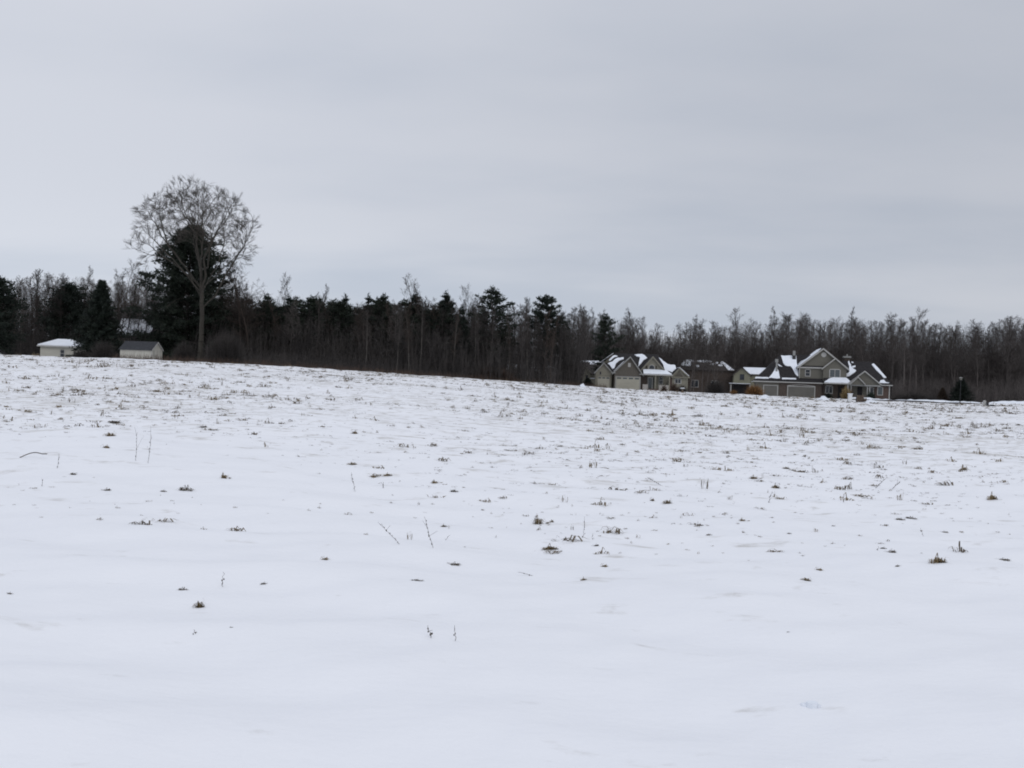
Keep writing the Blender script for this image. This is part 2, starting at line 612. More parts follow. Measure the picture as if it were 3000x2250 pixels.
def garage_door(root, u0, u1, v, h0, h1, m, trim, rows=4, lights=0, fw=0.14, cols=4):
    g = MB().box(u0, u1, v - 0.03, v - 0.004, h0, h1).build('garage_door', m, root)
    rh = (h1 - h0) / rows
    cw = (u1 - u0) / cols
    for r in range(rows):
        for c in range(cols):
            if lights and r == rows - 1:
                MB().box(u0 + cw * (c + 0.14), u0 + cw * (c + 0.86), v - 0.045, v - 0.031, h0 + rh * (r + .35), h0 + rh * (r + .78)).build('pane', 'glass_light', g)
            else:
                MB().box(u0 + cw * (c + 0.05), u0 + cw * (c + 0.95), v - 0.055, v - 0.031, h0 + rh * (r + .06), h0 + rh * (r + .94)).build('panel', m, g)
    f = MB()
    f.box(u0 - fw, u0, v - 0.09, v - 0.002, h0, h1)
    f.box(u1, u1 + fw, v - 0.09, v - 0.002, h0, h1)
    f.box(u0 - fw, u1 + fw, v - 0.095, v - 0.002, h1, h1 + fw)
    f.build('frame', trim, g)
    return g


def gable(root, u0, u1, v0, v1, hb, he, hr, wall, roof, trim, ov=0.35, side=0.35, up=None, th=0.16, wall_name='wall', bargew=0.20):
    """block with its gable to the front; walls from hb; roof of two slopes; barge boards"""
    uc = (u0 + u1) / 2 if up is None else up
    MB().slab([(u0, v0, hb), (u1, v0, hb), (u1, v0, he), (uc, v0, hr), (u0, v0, he)], (0, v1 - v0, 0)).build(wall_name, wall, root)
    r = MB()
    res = None
    sl = (hr - he) / (uc - u0)
    sr = (hr - he) / (u1 - uc)
    L = (u0 - side, he - side * sl)
    R = (u1 + side, he - side * sr)
    T = (uc, hr)
    z0 = 0.02
    vv0, vv1 = v0 - ov, v1
    r.slab([(L[0], vv0, L[1] + z0), (T[0], vv0, T[1] + z0), (T[0], vv1, T[1] + z0), (L[0], vv1, L[1] + z0)], (0, 0, th))
    r.slab([(T[0] + .002, vv0, T[1] + z0), (R[0], vv0, R[1] + z0), (R[0], vv1, R[1] + z0), (T[0] + .002, vv1, T[1] + z0)], (0, 0, th))
    res = r.build('roof', roof, root)
    for A, B in ((L, T), (T, R)):
        MB().slab([(A[0], vv0 - 0.04, A[1] - bargew + th), (B[0], vv0 - 0.04, B[1] - bargew + th), (B[0], vv0 - 0.04, B[1] + th + .03), (A[0], vv0 - 0.04, A[1] + th + .03)],
                  (0, 0.038, 0)).build('barge_board', trim, res)
    return res


def jag(pts, seed, amp=0.12, step=0.5):
    rnd = random.Random(seed)
    out = []
    n = len(pts)
    for i in range(n):
        p, q = Vector(pts[i]), Vector(pts[(i + 1) % n])
        k = max(1, int((q - p).length / step))
        for j in range(k):
            w = p.lerp(q, j / k)
            out.append(Vector((w.x + rnd.uniform(-amp, amp), w.y + rnd.uniform(-amp, amp))))
    return out


def snow_patch(root, pts, plane, seed=0, th=0.09, amp=0.10, step=0.45, name='snow_patch'):
    """pts: polygon in two plane coordinates; plane(a,b)->3D point on the roof"""
    P = [plane(p.x, p.y) for p in jag([(a, b) for a, b in pts], seed, amp, step)]
    mb = MB().slab([(p[0], p[1], p[2] + 0.012) for p in P], (0, 0, th))
    return mb.build(name, 'snow', root)


# ------------------------------------------------------------------ the two-storey house on the right
def right_house():
    S = 0.0585 / 4.096
    U = lambda zx: (zx - 1300) * S
    H = lambda zx, zy: (672 + 0.036 * (zx - 1300) - zy) * S
    Y = 150.0
    p = at(2096 + 1300 / 4.096, 1164.5, Y)
    root = empty('two_storey_house', (p.x, Y, p.z - 0.02), math.radians(-13))
    tag(root, 'two storey taupe house with brick garage front and two grey garage doors', 'house')
    RO = 0.19
    # garage block with hipped roof
    u0, u1 = U(500), U(1005)
    he, hr = 2.72, 7.45
    MB().box(u0, U(770), 0, 9, -0.6, he).build('garage_wall', 'siding_taupe', root)
    MB().box(U(770) + .002, U(1270), -0.12, 0.9, -0.6, he).build('brick_wall', 'brick', root)
    MB().box(U(770) + .002, U(1000), 0.902, 9, -0.6, he).build('rear_wall', 'siding_taupe', root)
    ra, rb, rv = U(800), U(1180), 4.5
    o = 0.45
    e = he - 0.3
    A, B, C, D = (u0 - o, -o, e), (U(1003), -o, e), (U(1003), 9 + o, e), (u0 - o, 9 + o, e)
    r1 = (ra, rv, hr)
    k = (hr - e) / (rv + o)
    # right end runs into the tall block
    r2 = (rb, rv, hr)
    roof = MB()
    roof.slab([A, B, (U(1003), rv - 0.001, hr), r1], (0, 0, .17))
    roof.slab([A, r1, D], (0, 0, .17))
    roof.slab([D, r1, (U(1003), rv - 0.001, hr), C], (0, 0, .17))
    roof.slab([(U(1003) + .002, rv - 1.3, hr - 1.3 * k), (rb, rv, hr), (U(1003) + .002, rv, hr)], (0, 0, .17))
    roof = roof.build('garage_roof', 'shingle', root)
    front = lambda u, h: (u, -o + (h - e) / k, h + RO)
    zp = lambda L: [(U(a), H(a, b)) for a, b in L]
    snow_patch(roof, zp([(806, 158), (985, 158), (990, 260), (1000, 425), (968, 402), (930, 310), (905, 292), (842, 286), (815, 215)]), front, 1, amp=0.07)
    snow_patch(roof, zp([(742, 288), (762, 360), (776, 448), (640, 444), (690, 388), (722, 330)]), front, 2, amp=0.06)
    snow_patch(roof, zp([(486, 434), (640, 440), (640, 452), (478, 448)]), front, 3, amp=0.02, th=.12)
    snow_patch(roof, zp([(760, 262), (800, 290), (812, 300), (770, 292)]), front, 4, amp=0.04)
    snow_patch(roof, zp([(800, 446), (968, 450), (968, 462), (800, 458)]), front, 5, amp=0.02)
    # gutter along the whole front
    MB().box(u0 - o, U(1285), -o - 0.10, -o - 0.002, e - 0.02, e + 0.16).build('gutter', 'trim', root)
    MB().box(u0 - o - .1, u0 - o - .002, -o - 0.1, 9 + o, e - 0.02, e + 0.16).build('gutter', 'trim', root)
    MB().box(u0 - o, u1, -o, 0.0, e - .03, e - .001).build('soffit', 'trim_grey', root)
    # pent roof below the tall block
    MB().slab([(U(1003) + .002, -o, e), (U(1285), -o, e), (U(1285), 0.72, he + .45), (U(1003) + .002, 0.72, he + .45)], (0, 0, .15)).build('pent_roof', 'shingle', root)
    garage_door(root, U(590), U(748), 0, 0.05, H(670, 524), 'door_grey', 'trim', rows=4, cols=2)
    garage_door(root, U(876), U(1186), -0.12, -0.1, H(1030, 540), 'door_grey', 'trim', rows=4, cols=4)
    arch = MB()
    c0, c1, hh = U(866), U(1196), H(1030, 540)
    prev = None
    for i in range(13):
        t = i / 12
        q = (c0 + (c1 - c0) * t, -0.17, hh + 0.14 + 0.22 * math.sin(math.pi * t))
        if prev:
            arch.beam(prev, q, 0.10, 0.12)
        prev = q
    arch.build('arched_lintel', 'trim', root)
    # tall block
    ta, tb = U(1008), U(1552)
    te, tr = 5.38, 8.55
    roof2 = gable(root, ta, tb, 0.72, 10, 2.4, te, tr, 'siding_taupe', 'shingle', 'trim', ov=0.4, side=0.45, wall_name='upper_wall', bargew=0.26)
    MB().box(ta - .3, U(1335), 0.50, 0.718, te - 0.30, te - 0.06).build('belt_board', 'trim', root)
    MB().slab([(ta - .3, 0.50, te - 0.05), (U(1290), 0.50, te - 0.05), (U(1290), 0.716, te + .14), (ta - .3, 0.716, te + 0.14)], (0, 0, 0.04)).build('pent_strip', 'shingle', root)
    tc = (ta + tb) / 2
    ks = (tr - te) / (tc - ta)
    lslope = lambda u, v: (u, v, te + (u - ta) * ks + 0.21)
    snow_patch(roof2, [(ta - .4, .42), (tc - .75, .42), (tc - .1, 3.2), (tc - .1, 9.4), (ta + 1.3, 9.4), (ta - .4, 5)], lslope, 6, th=.16, amp=0.05)
    MB().box(ta - .07, ta + .10, 0.66, 0.90, he + .5, te - .3).build('corner_board', 'trim', root)
    # octagonal gable vent
    v = MB()
    vc, vh, R_ = U(1290), H(1290, 142), 0.46
    v.slab([(vc + R_ * math.cos(math.pi / 8 + i * math.pi / 4), 0.715, vh + R_ * math.sin(math.pi / 8 + i * math.pi / 4)) for i in range(8)], (0, -0.06, 0))
    v.build('gable_vent', 'trim', root)
    window(root, U(1083), U(1132), 0.72, H(1108, 402), H(1108, 326), rails=1, fw=.12)
    # inner gable standing forward
    gable(root, U(1284), U(1556), 0.2, 0.70, 2.9, H(1560, 322) + .05, H(1430, 196), 'siding_taupe', 'shingle', 'trim', ov=0.3, side=0.3, wall_name='bay_wall', bargew=0.22)
    window(root, U(1364), U(1476), 0.2, H(1420, 420), H(1420, 330), glass='glass_light', mull=1, fw=.14)
    # porch roof under deep snow
    pr = MB().slab([(U(1287), -1.3, he - .25), (U(1612), -1.3, he - .25), (U(1560), 0.19, H(1500, 442)), (U(1290), 0.19, H(1500, 446))], (0, 0, .14)).build('porch_roof', 'shingle', root)
    pl = lambda u, v: (u, v, he - .25 + (v + 1.3) / 1.49 * (H(1500, 444) - he + .25) + .15)
    snow_patch(pr, [(U(1292), -1.28), (U(1605), -1.28), (U(1556), .15), (U(1400), .15), (U(1350), -.3)], pl, 8, th=.14, amp=.04)
    MB().box(U(1287), U(1612), -1.40, -1.302, he - .28, he - .08).build('gutter', 'trim', root)
    MB().box(U(1275), U(1560), 0.9, 1.1, -.6, he + .3).build('porch_wall', 'brick', root)
    window(root, U(1328), U(1402), 0.9, H(1365, 615), H(1365, 530), fw=.12, mull=1)
    MB().box(U(1470), U(1530), 0.84, 0.898, 0, 2.1).build('side_door', 'dark_recess', root)
    MB().box(U(1555), U(1572), -1.2, -0.95, -.4, he - .26).build('porch_post', 'trim_grey', root)
    # right wing with hipped roof
    w0, w1 = U(1552) + .004, U(2056)
    MB().box(w0, U(1890), 0.5, 9, -0.7, he).build('wing_wall', 'siding_taupe', root)
    MB().box(U(1890) + .002, w1, 0.3, 9, -0.8, he - .05).build('brick_wall', 'brick_red', root)
    wr, wv = 6.55, 4.7
    e2 = he - .28
    k2 = (wr - e2) / (wv + .1)
    rE = U(1895)
    a, b, c, d = (w0, -.1, e2), (w1 + .4, -.1, e2), (w1 + .4, 9.5, e2), (w0, 9.5, e2)
    wroof = MB()
    wroof.slab([a, b, (rE, wv, wr), (w0, wv, wr)], (0, 0, .17))
    wroof.slab([b, c, (rE, wv, wr)], (0, 0, .17))
    wroof.slab([c, d, (w0, wv, wr), (rE, wv, wr)], (0, 0, .17))
    wroof = wroof.build('wing_roof', 'shingle', root)
    wf = lambda u, h: (u, -.1 + (h - e2) / k2, h + RO)
    snow_patch(wroof, zp([(1612, 240), (1632, 232), (1640, 300), (1668, 330), (1690, 352), (1640, 400), (1600, 425), (1562, 428), (1562, 400), (1612, 370), (1618, 320)]), wf, 9, amp=.08, step=.3)
    snow_patch(wroof, zp([(1650, 240), (1676, 246), (1672, 256), (1652, 250)]), wf, 10, amp=.03)
    snow_patch(wroof, zp([(1650, 300), (1690, 292), (1692, 306), (1660, 316)]), wf, 11, amp=.03)
    snow_patch(wroof, zp([(1955, 480), (1992, 470), (2012, 500), (2048, 512), (1935, 510)]), wf, 12, amp=.04, step=.3)
    hipR = lambda u, v: (u, v, e2 + (w1 + .4 - u) / (w1 + .4 - rE) * (wr - e2) + RO)
    # ridge of snow held along the right hip
    hp = lambda t, s: (w1 + .4 + (rE - w1 - .4) * t + s, -.1 + (wv + .1) * t, e2 + (wr - e2) * t + RO - .02)
    sm = [(0.28, -.50), (.42, -.46), (.62, -.60), (.86, -.50), (.90, -.02), (.70, .05), (.48, .0), (.30, .0)]
    P = [wf(hp(t, s)[0], hp(t, s)[2] - RO) if s < 0 else hp(t, s) for t, s in sm]
    MB().slab(P, (0, 0, .10)).build('snow_patch', 'snow', wroof)
    MB().box(U(1600), w1 + .4, -.20, -.102, e2 - .02, e2 + .14).build('gutter', 'trim', root)
    MB().box(w1 - .14, w1 + .02, 0.2, 0.296, -.8, e2).build('corner_board', 'trim', root)
    gable(root, U(1572), U(1925), -1.0, 2.6, he - .25, he - .1, H(1740, 358), 'siding_taupe', 'shingle', 'trim', ov=.3, side=.2, wall_name='porch_gable', bargew=.2)
    gable(root, U(1596), U(1742), -1.5, -1.002, he - .27, he - .12, H(1662, 428), 'siding_taupe', 'shingle', 'trim', ov=.25, side=.2, wall_name='entry_gable', bargew=.18)
    MB().box(U(1580), U(1930), -1.32, -1.305, he - .5, he - .27).build('lintel', 'trim_grey', root)
    for zx in (1600, 1785, 1812):
        MB().box(U(zx) - .09, U(zx) + .09, -1.2, -1.02, -.5, he - .27).build('porch_post', 'trim_grey', root)
    MB().box(U(1690), U(1745), .44, .498, 0, 2.1).build('front_door', 'dark_recess', root)
    window(root, U(1830), U(1872), .5, .7, 2.0, glass='glass')
    window(root, U(1922), U(1972), .3, H(1945, 636), H(1945, 545), glass='glass_light', fw=.12)
    # chimneys
    ch = MB().box(U(944), U(974), 3.6, 4.1, 6.2, H(955, 80)).build('chimney', 'trim_grey', root)
    MB().box(U(938), U(980), 3.5, 4.2, 6.0, H(955, 140)).build('flashing', 'dark_metal', ch)
    pipe = MB().box(U(728), U(750), 1.2, 1.5, 4.4, H(740, 232)).build('vent_stack', 'trim_grey', root)
    MB().box(U(720), U(756), 1.1, 1.6, H(740, 231), H(740, 190)).build('cap', 'trim_grey', pipe)
    ch2 = MB().box(U(1580), U(1645), 5.2, 6.3, 5.2, H(1610, 172)).build('chimney', 'brick', root)
    MB().box(U(1566), U(1656), 5.05, 6.45, H(1610, 171), H(1610, 150)).build('cap', 'trim_grey', ch2)
    MB().cyl(U(1612), 5.7, H(1610, 149), H(1610, 126), .12).build('flue', 'trim_grey', ch2)
    return root


# ------------------------------------------------------------------ the house with three front gables
def left_house():
    S = 0.064 / 5.82
    U = lambda zx: (zx - 1250) * S
    H = lambda zx, zy: (815 + 0.034 * (zx - 1250) - zy) * S
    Y = 160.0
    p = at(1660 + 1250 / 5.82, 1140.5, Y)
    root = empty('gabled_house', (p.x, Y, p.z - 0.02), math.radians(-4))
    tag(root, 'beige house with three steep front gables, cream garage door and snowy porch roof', 'house')
    RO = .19
    # main roof
    e, hr, rv = 3.0, 6.75, 7.0
    m0, m1 = U(640), U(1895)
    MB().box(m0 + .5, m1 - .4, 2.2, 12, -.6, e).build('main_wall', 'siding_beige', root)
    a, b, c, d = (m0, 1.6, e), (m1, 1.6, e), (m1, 12.4, e), (m0, 12.4, e)
    r1, r2 = (U(850), rv, hr), (U(1585), rv, hr)
    roof = MB()
    roof.slab([a, b, r2, r1], (0, 0, .17))
    roof.slab([d, a, r1], (0, 0, .17))
    roof.slab([b, c, r2], (0, 0, .17))
    roof.slab([c, d, r1, r2], (0, 0, .17))
    roof = roof.build('main_roof', 'shingle', root)
    k = (hr - e) / (rv - 1.6)
    mf = lambda u, h: (u, 1.6 + (h - e) / k, h + RO)
    zp = lambda L: [(U(a_), H(a_, b_)) for a_, b_ in L]
    snow_patch(roof, zp([(1185, 225), (1280, 215), (1312, 208), (1360, 230), (1398, 280), (1330, 320), (1270, 400), (1225, 440), (1262, 340), (1275, 262), (1225, 250)]), mf, 21, amp=.06, step=.35)
    snow_patch(roof, zp([(1600, 272), (1650, 312), (1740, 395), (1800, 410), (1868, 420), (1880, 470), (1800, 540), (1680, 500), (1672, 430), (1640, 350)]), mf, 22, amp=.06, step=.35)
    snow_patch(roof, zp([(880, 285), (985, 270), (990, 300), (905, 330), (850, 380), (810, 470), (775, 480), (735, 410), (705, 385), (790, 350), (820, 310)]), mf, 23, amp=.06, step=.35)
    snow_patch(roof, zp([(722, 330), (800, 248), (835, 236), (880, 250), (868, 262), (828, 262), (740, 340)]), mf, 24, amp=.03, step=.35)
    # rear wing: a rake of snow behind
    rw = MB().slab([(U(610), 9, H(610, 335)), (U(822), 9, H(820, 180)), (U(822), 13, H(820, 180)), (U(610), 13, H(610, 335))], (0, 0, .16)).build('rear_roof', 'shingle', root)
    MB().slab([(U(606), 8.9, H(610, 332) + .1), (U(818), 8.9, H(820, 180) + .1), (U(818), 12.9, H(820, 180) + .1), (U(606), 12.9, H(610, 332) + .1)], (0, 0, .16)).build('snow_patch', 'snow', rw)
    MB().slab([(U(800), 9.2, H(610, 335)), (U(820), 9.2, H(610, 335)), (U(820), 9.2, H(820, 185)), (U(640), 9.2, H(610, 335))], (0, 3.6, 0)).build('rear_wall', 'siding_beige', root)
    # side garage
    r = gable(root, U(492), U(765), 0.6, 7, -.6, 3.0, H(626, 368), 'siding_beige', 'shingle', 'trim_grey', ov=.35, side=.3, up=U(626), wall_name='side_wing_wall', bargew=.24)
    garage_door(root, U(530), U(735), .6, .02, 2.15, 'door_cream', 'siding_beige', rows=4, cols=3, lights=1)
    window(root, U(562), U(584), .6, H(573, 560), H(573, 512), frame='siding_beige', fw=.05)
    # big garage gable
    r = gable(root, U(806), U(1258), -.3, 8, -.6, 3.1, H(1065, 268), 'shake', 'shingle', 'trim_grey', ov=.4, side=.42, up=U(1066), wall_name='garage_wall', bargew=.26)
    garage_door(root, U(838), U(1240), -.3, -.05, H(1040, 606), 'door_cream', 'trim_grey', rows=4, cols=4, lights=1)
    MB().box(U(1033), U(1077), -.36, -.302, H(1055, 432), H(1055, 366)).build('gable_vent', 'trim', root)
    # snow lying along the left slope
    uc = U(1066)
    kl = (H(1065, 268) - 3.1) / (uc - U(806))
    ls = lambda u, v: (u, v, 3.1 + (u - U(806)) * kl + .20)
    snow_patch(r, [(U(800), 1.0), (U(940), .8), (U(985), 3), (U(900), 6.5), (U(800), 6.5)], ls, 26, th=.1, amp=.05)
    # eave returns
    for zx, zy in ((790, 530), (1272, 556)):
        MB().box(U(zx) - .45, U(zx) + .42, -.66, -.305, H(zx, zy) - .12, H(zx, zy) + .08).build('eave_return', 'trim_grey', root)
    # middle gable
    g = gable(root, U(1268), U(1668), 1.4, 6, 2.9, 3.65, H(1458, 262), 'siding_beige', 'shingle', 'siding_beige', ov=.35, side=.38, up=U(1462), wall_name='dormer_wall', bargew=.3)
    window(root, U(1405), U(1492), 1.4, H(1448, 464), H(1448, 400), arch=.42, fw=.10, frame='trim')
    for z0, z1 in ((1340, 1376), (1512, 1536)):
        MB().box(U(z0), U(z1), 1.34, 1.398, H(1448, 474), H(1448, 408)).build('shutter', 'shutter', root)
    # porch roof
    eh = 2.78
    pr = MB().slab([(U(1285), -.5, eh), (U(1778), -.5, eh), (U(1680), 1.38, eh + .82), (U(1290), 1.38, eh + .82)], (0, 0, .14)).build('porch_roof', 'shingle', root)
    pl = lambda u, v: (u, v, eh + (v + .5) / 1.88 * .82 + .15)
    snow_patch(pr, [(U(1300), -.48), (U(1772), -.48), (U(1690), 1.3), (U(1300), 1.3)], pl, 27, th=.14, amp=.03)
    MB().box(U(1270), U(1790), -.60, -.502, eh - .06, eh + .13).build('gutter', 'trim', root)
    MB().box(U(1259), U(1792), 1.5, 1.7, -.6, eh + .5).build('porch_wall', 'siding_beige', root)
    MB().box(U(1262), U(1372), .9, 1.48, -.6, eh - .1).build('stone_pier', 'brick', root)
    dr = MB().box(U(1400), U(1460), 1.42, 1.496, 0.1, 2.2).build('front_door', 'glass_light', root)
    f = MB()
    f.box(U(1386), U(1400), 1.38, 1.498, 0.1, 2.3)
    f.box(U(1460), U(1474), 1.38, 1.498, 0.1, 2.3)
    f.box(U(1386), U(1474), 1.375, 1.498, 2.2, 2.36)
    f.build('frame', 'trim', dr)
    MB().box(U(1476), U(1492), 1.44, 1.498, .1, 2.3).build('side_light', 'glass', root)
    for zx in (1505, 1738):
        MB().box(U(zx) - .1, U(zx) + .1, -.42, -.2, -.3, eh).build('porch_post', 'siding_beige', root)
    window(root, U(1582), U(1640), 1.5, H(1610, 718), H(1610, 605), fw=.1, rails=1)
    MB().box(U(1562), U(1728), -.40, -.15, -.3, .95).build('porch_parapet', 'stone', root)
    MB().box(U(1290), U(1380), -.40, -.15, -.3, .98).build('porch_parapet', 'stone', root)
    MB().box(U(1385), U(1555), -.9, -.42, -.4, .22).build('step', 'brick_red', root)
    # right gable
    g = gable(root, U(1794), U(2056), .6, 6, -.6, 2.72, H(1905, 462), 'siding_beige', 'shingle', 'siding_beige', ov=.35, side=.28, up=U(1908), wall_name='bedroom_wall', bargew=.22)
    uc = U(1908)
    kr = (H(1905, 462) - 2.72) / (U(2056) - uc)
    rs = lambda u, v: (u, v, 2.72 + (U(2056) - u) * kr + .20)
    snow_patch(g, [(uc + .05, .28), (U(2056) + .2, .28), (U(2056) + .2, 4), (uc + .05, 4.5)], rs, 28, th=.12, amp=.05)
    MB().slab([(U(1830), .54, 2.55), (U(1985), .54, 2.55), (U(1905), .54, H(1905, 500))], (0, .058, 0)).build('gable_panel', 'shake', root)
    MB().box(U(1770), U(2090), .10, .55, 2.44, 2.60).build('eave_board', 'siding_beige', root)
    window(root, U(1846), U(1938), .6, H(1890, 708), H(1890, 640), fw=.12, mull=1)
    MB().box(U(1752), U(1792), .56, 1.4, -.6, 2.44).build('brick_pier', 'brick_red', root)
    MB().box(U(2038), U(2058), .52, .598, -.6, 2.44).build('corner_board', 'siding_beige', root)
    return root


RH = right_house()
LH = left_house()


# ------------------------------------------------------------------ smaller houses and sheds
def px_box(px0, px1, pyb, pyt, Y):
    a = at(px0, pyb, Y)
    b = at(px1, pyb, Y)
    t = at((px0 + px1) / 2, pyt, Y)
    m = at((px0 + px1) / 2, pyb, Y)
    return m, (b.x - a.x), (t.z - m.z)


def side_gable(root, w, d, he, hr, wall, roof, ov=.35, base=-.6, snow=None, seed=0, trim='trim', snow_th=.12):
    """ridge left-right along u; snow: list of (u0,u1,t0,t1) strips on the front slope"""
    MB().slab([(-w / 2, 0, base), (-w / 2, d, base), (-w / 2, d, he), (-w / 2, d / 2, hr), (-w / 2, 0, he)], (w, 0, 0)).build('wall', wall, root)
    k = (hr - he) / (d / 2)
    r = MB()
    r.slab([(-w / 2 - ov, -ov, he - ov * k + .02), (w / 2 + ov, -ov, he - ov * k + .02), (w / 2 + ov, d / 2, hr + .02), (-w / 2 - ov, d / 2, hr + .02)], (0, 0, .12))
    r.slab([(-w / 2 - ov, d / 2 + .002, hr + .02), (w / 2 + ov, d / 2 + .002, hr + .02), (w / 2 + ov, d + ov, he - ov * k + .02), (-w / 2 - ov, d + ov, he - ov * k + .02)], (0, 0, .12))
    r = r.build('roof', roof, root)
    for i, (a, b, t0, t1) in enumerate(snow or []):
        pl = lambda u, t: (u, -ov + (d / 2 + ov) * t, he - ov * k + (hr - he + ov * k) * t + .14)
        A, B = -w / 2 - ov + (w + 2 * ov) * a, -w / 2 - ov + (w + 2 * ov) * b
        P = [pl(q.x, min(1, max(0, q.y / 3))) for q in jag([(A, t0 * 3), (B, t0 * 3), (B, t1 * 3), (A, t1 * 3)], seed + i, .05, .5)]
        MB().slab([(p[0], p[1], p[2] + .012) for p in P], (0, 0, snow_th)).build('snow_patch', 'snow', r)
    return r


def small_buildings():
    # cream shed with hipped snowy roof
    Y = 124.0
    m, w, h = px_box(121, 232, 1048, 1016, Y)
    root = empty('hip_roof_shed', (m.x, Y, m.z), math.radians(14))
    tag(root, 'low cream shed under a smooth snow covered hipped roof, beside the spruce', 'shed')
    w *= .97
    hw, d, e = w / 2, 4.2, h
    MB().box(-hw, hw, 0, d, -1.2, e).build('wall', 'shed_wall', root)
    rz = e + 0.95
    o = .32
    a, b, c, dd = (-hw - o, -o, e - .02), (hw + o, -o, e - .02), (hw + o, d + o, e - .02), (-hw - o, d + o, e - .02)
    r1, r2 = (-hw + 1.75, d / 2, rz), (hw - 1.75, d / 2, rz)
    r = MB()
    for q in ([a, b, r2, r1], [dd, a, r1], [b, c, r2], [c, dd, r1, r2]):
        r.slab([(p[0], p[1], p[2] + .02) for p in q], (0, 0, .10))
    r = r.build('roof', 'shingle', root)
    s = MB()
    for q in ([a, b, r2, r1], [dd, a, r1], [b, c, r2], [c, dd, r1, r2]):
        s.slab([(p[0] * .99, p[1] * .99, p[2] + .125) for p in q], (0, 0, .14))
    s.build('snow_cover', 'snow', r)
    MB().box(-hw - o - .05, hw + o + .05, -o - .07, -o - .002, e - .06, e + .12).build('fascia', 'trim', r)
    window(root, .02, .50, 0, e - 1.45, e - .45, frame='trim', rails=1, fw=.08)
    # gable shed with a dark roof
    Y = 111.0
    m, w, h = px_box(350, 440, 1054, 1022, Y)
    m2 = at(351, 1054, Y)
    root = empty('dark_roof_shed', (m2.x, Y, m2.z), math.radians(-6))
    tag(root, 'small pale storage shed with bare dark roof left of the big trees', 'shed')
    L, d, he = 4.3, 2.75, h + .02
    hr = he + 1.0
    MB().slab([(0, 0, -1.3), (0, d, -1.3), (0, d, he), (0, d / 2, hr), (0, 0, he)], (L, 0, 0)).build('wall', 'shed_cream', root)
    k = (hr - he) / (d / 2)
    r = MB()
    r.slab([(-.12, -.18, he - .18 * k + .02), (L + .12, -.18, he - .18 * k + .02), (L + .12, d / 2, hr + .02), (-.12, d / 2, hr + .02)], (0, 0, .07))
    r.slab([(-.12, d / 2 + .002, hr + .02), (L + .12, d / 2 + .002, hr + .02), (L + .12, d + .18, he - .18 * k + .02), (-.12, d + .18, he - .18 * k + .02)], (0, 0, .07))
    r = r.build('roof', 'slate', root)
    for v0, v1 in ((0, d / 2), (d / 2, d)):
        z0 = he if v0 == 0 else hr
        z1 = hr if v0 == 0 else he
        MB().slab([(L + .125, v0, z0 - .12), (L + .125, v1, z1 - .12), (L + .125, v1, z1 + .06), (L + .125, v0, z0 + .06)], (.03, 0, 0)).build('barge_board', 'trim', r)
    MB().box(L - .02, L + .035, -.03, .07, -1.3, he - .02).build('corner_board', 'trim', root)
    dr = MB().box(L + .004, L + .05, .6, 2.1, -1.2, he - .10).build('double_door', 'shed_cream', root)
    MB().box(L + .051, L + .06, 1.33, 1.37, -1.2, he - .12).build('door_gap', 'dark_recess', dr)
    for v in (.55, 2.1):
        MB().box(L + .004, L + .065, v, v + .05, -1.2, he - .06).build('door_jamb', 'trim_grey', dr)
    for i in range(11):
        MB().box(.2 + i * .38, .23 + i * .38, -.018, -.003, -1.3, he - .14).build('wall_rib', 'shed_cream', root)
    # building cut by the left edge
    Y = 110.0
    m, w, h = px_box(-204, -56, 1044, 1028, Y)
    root = empty('edge_garage', (m.x, Y, m.z), math.radians(6))
    tag(root, 'grey garage cut by the left edge of the picture', 'garage')
    side_gable(root, w, 5, h, h + .7, 'trim_grey', 'shingle', ov=.4, base=-1.5, snow=[(0.02, .98, .05, .97)], seed=40)
    window(root, -2.2, -1.2, 0, .2, h - .3)
    # white house behind the spruce
    Y = 140.0
    m, w, h = px_box(300, 432, 1045, 985, Y)
    root = empty('pale_house', (m.x, Y, m.z), math.radians(10))
    tag(root, 'pale house with snowy roof mostly hidden between spruce and big pine', 'house')
    side_gable(root, w, 8, h, h + 3.0, 'siding_beige', 'shingle', ov=.4, base=-1.5, snow=[(.30, .95, .08, .95)], seed=50)
    window(root, -.2, .9, 0, 1.0, 2.3, mull=1)
    window(root, 2.0, 3.0, 0, 1.0, 2.3, mull=1)
    # brown roofed house between
    Y = 185.0
    m, w, h = px_box(1985, 2150, 1148, 1086, Y)
    root = empty('brown_roof_house', (m.x, Y, m.z), math.radians(-8))
    tag(root, 'house with brown roof dusted in patchy snow, behind bare trees between the two big houses', 'house')
    MB().box(-w / 2 + .4, w / 2 - .4, .4, 10, -1, h).build('wall', 'brick', root)
    hr = h + 2.3
    a, b, c, d = (-w / 2, 0, h), (w / 2, 0, h), (w / 2, 10.4, h), (-w / 2, 10.4, h)
    r1, r2 = (-w / 2 + 1.6, 5.2, hr), (w / 2 - 2.6, 5.2, hr)
    r = MB()
    for q in ([a, b, r2, r1], [d, a, r1], [b, c, r2], [c, d, r1, r2]):
        r.slab(q, (0, 0, .15))
    r = r.build('roof', 'shingle_brown', root)
    fl = lambda u, t: (u, 5.2 * t, h + (hr - h) * t + .16)
    rr = random.Random(5)
    for i in range(13):
        u = -w / 2 + 1.2 + (w - 3.4) * (i / 12) + rr.uniform(-.3, .3)
        t = rr.choice([.86, .86, .6, .74, .35, .5])
        sx, sy = rr.uniform(.35, .9), rr.uniform(.07, .12)
        P = [fl(u + sx * math.cos(x), min(.98, t + sy * math.sin(x))) for x in [j * math.pi / 4 + rr.uniform(-.2, .2) for j in range(8)]]
        MB().slab(P, (0, 0, .07)).build('snow_patch', 'snow', r)
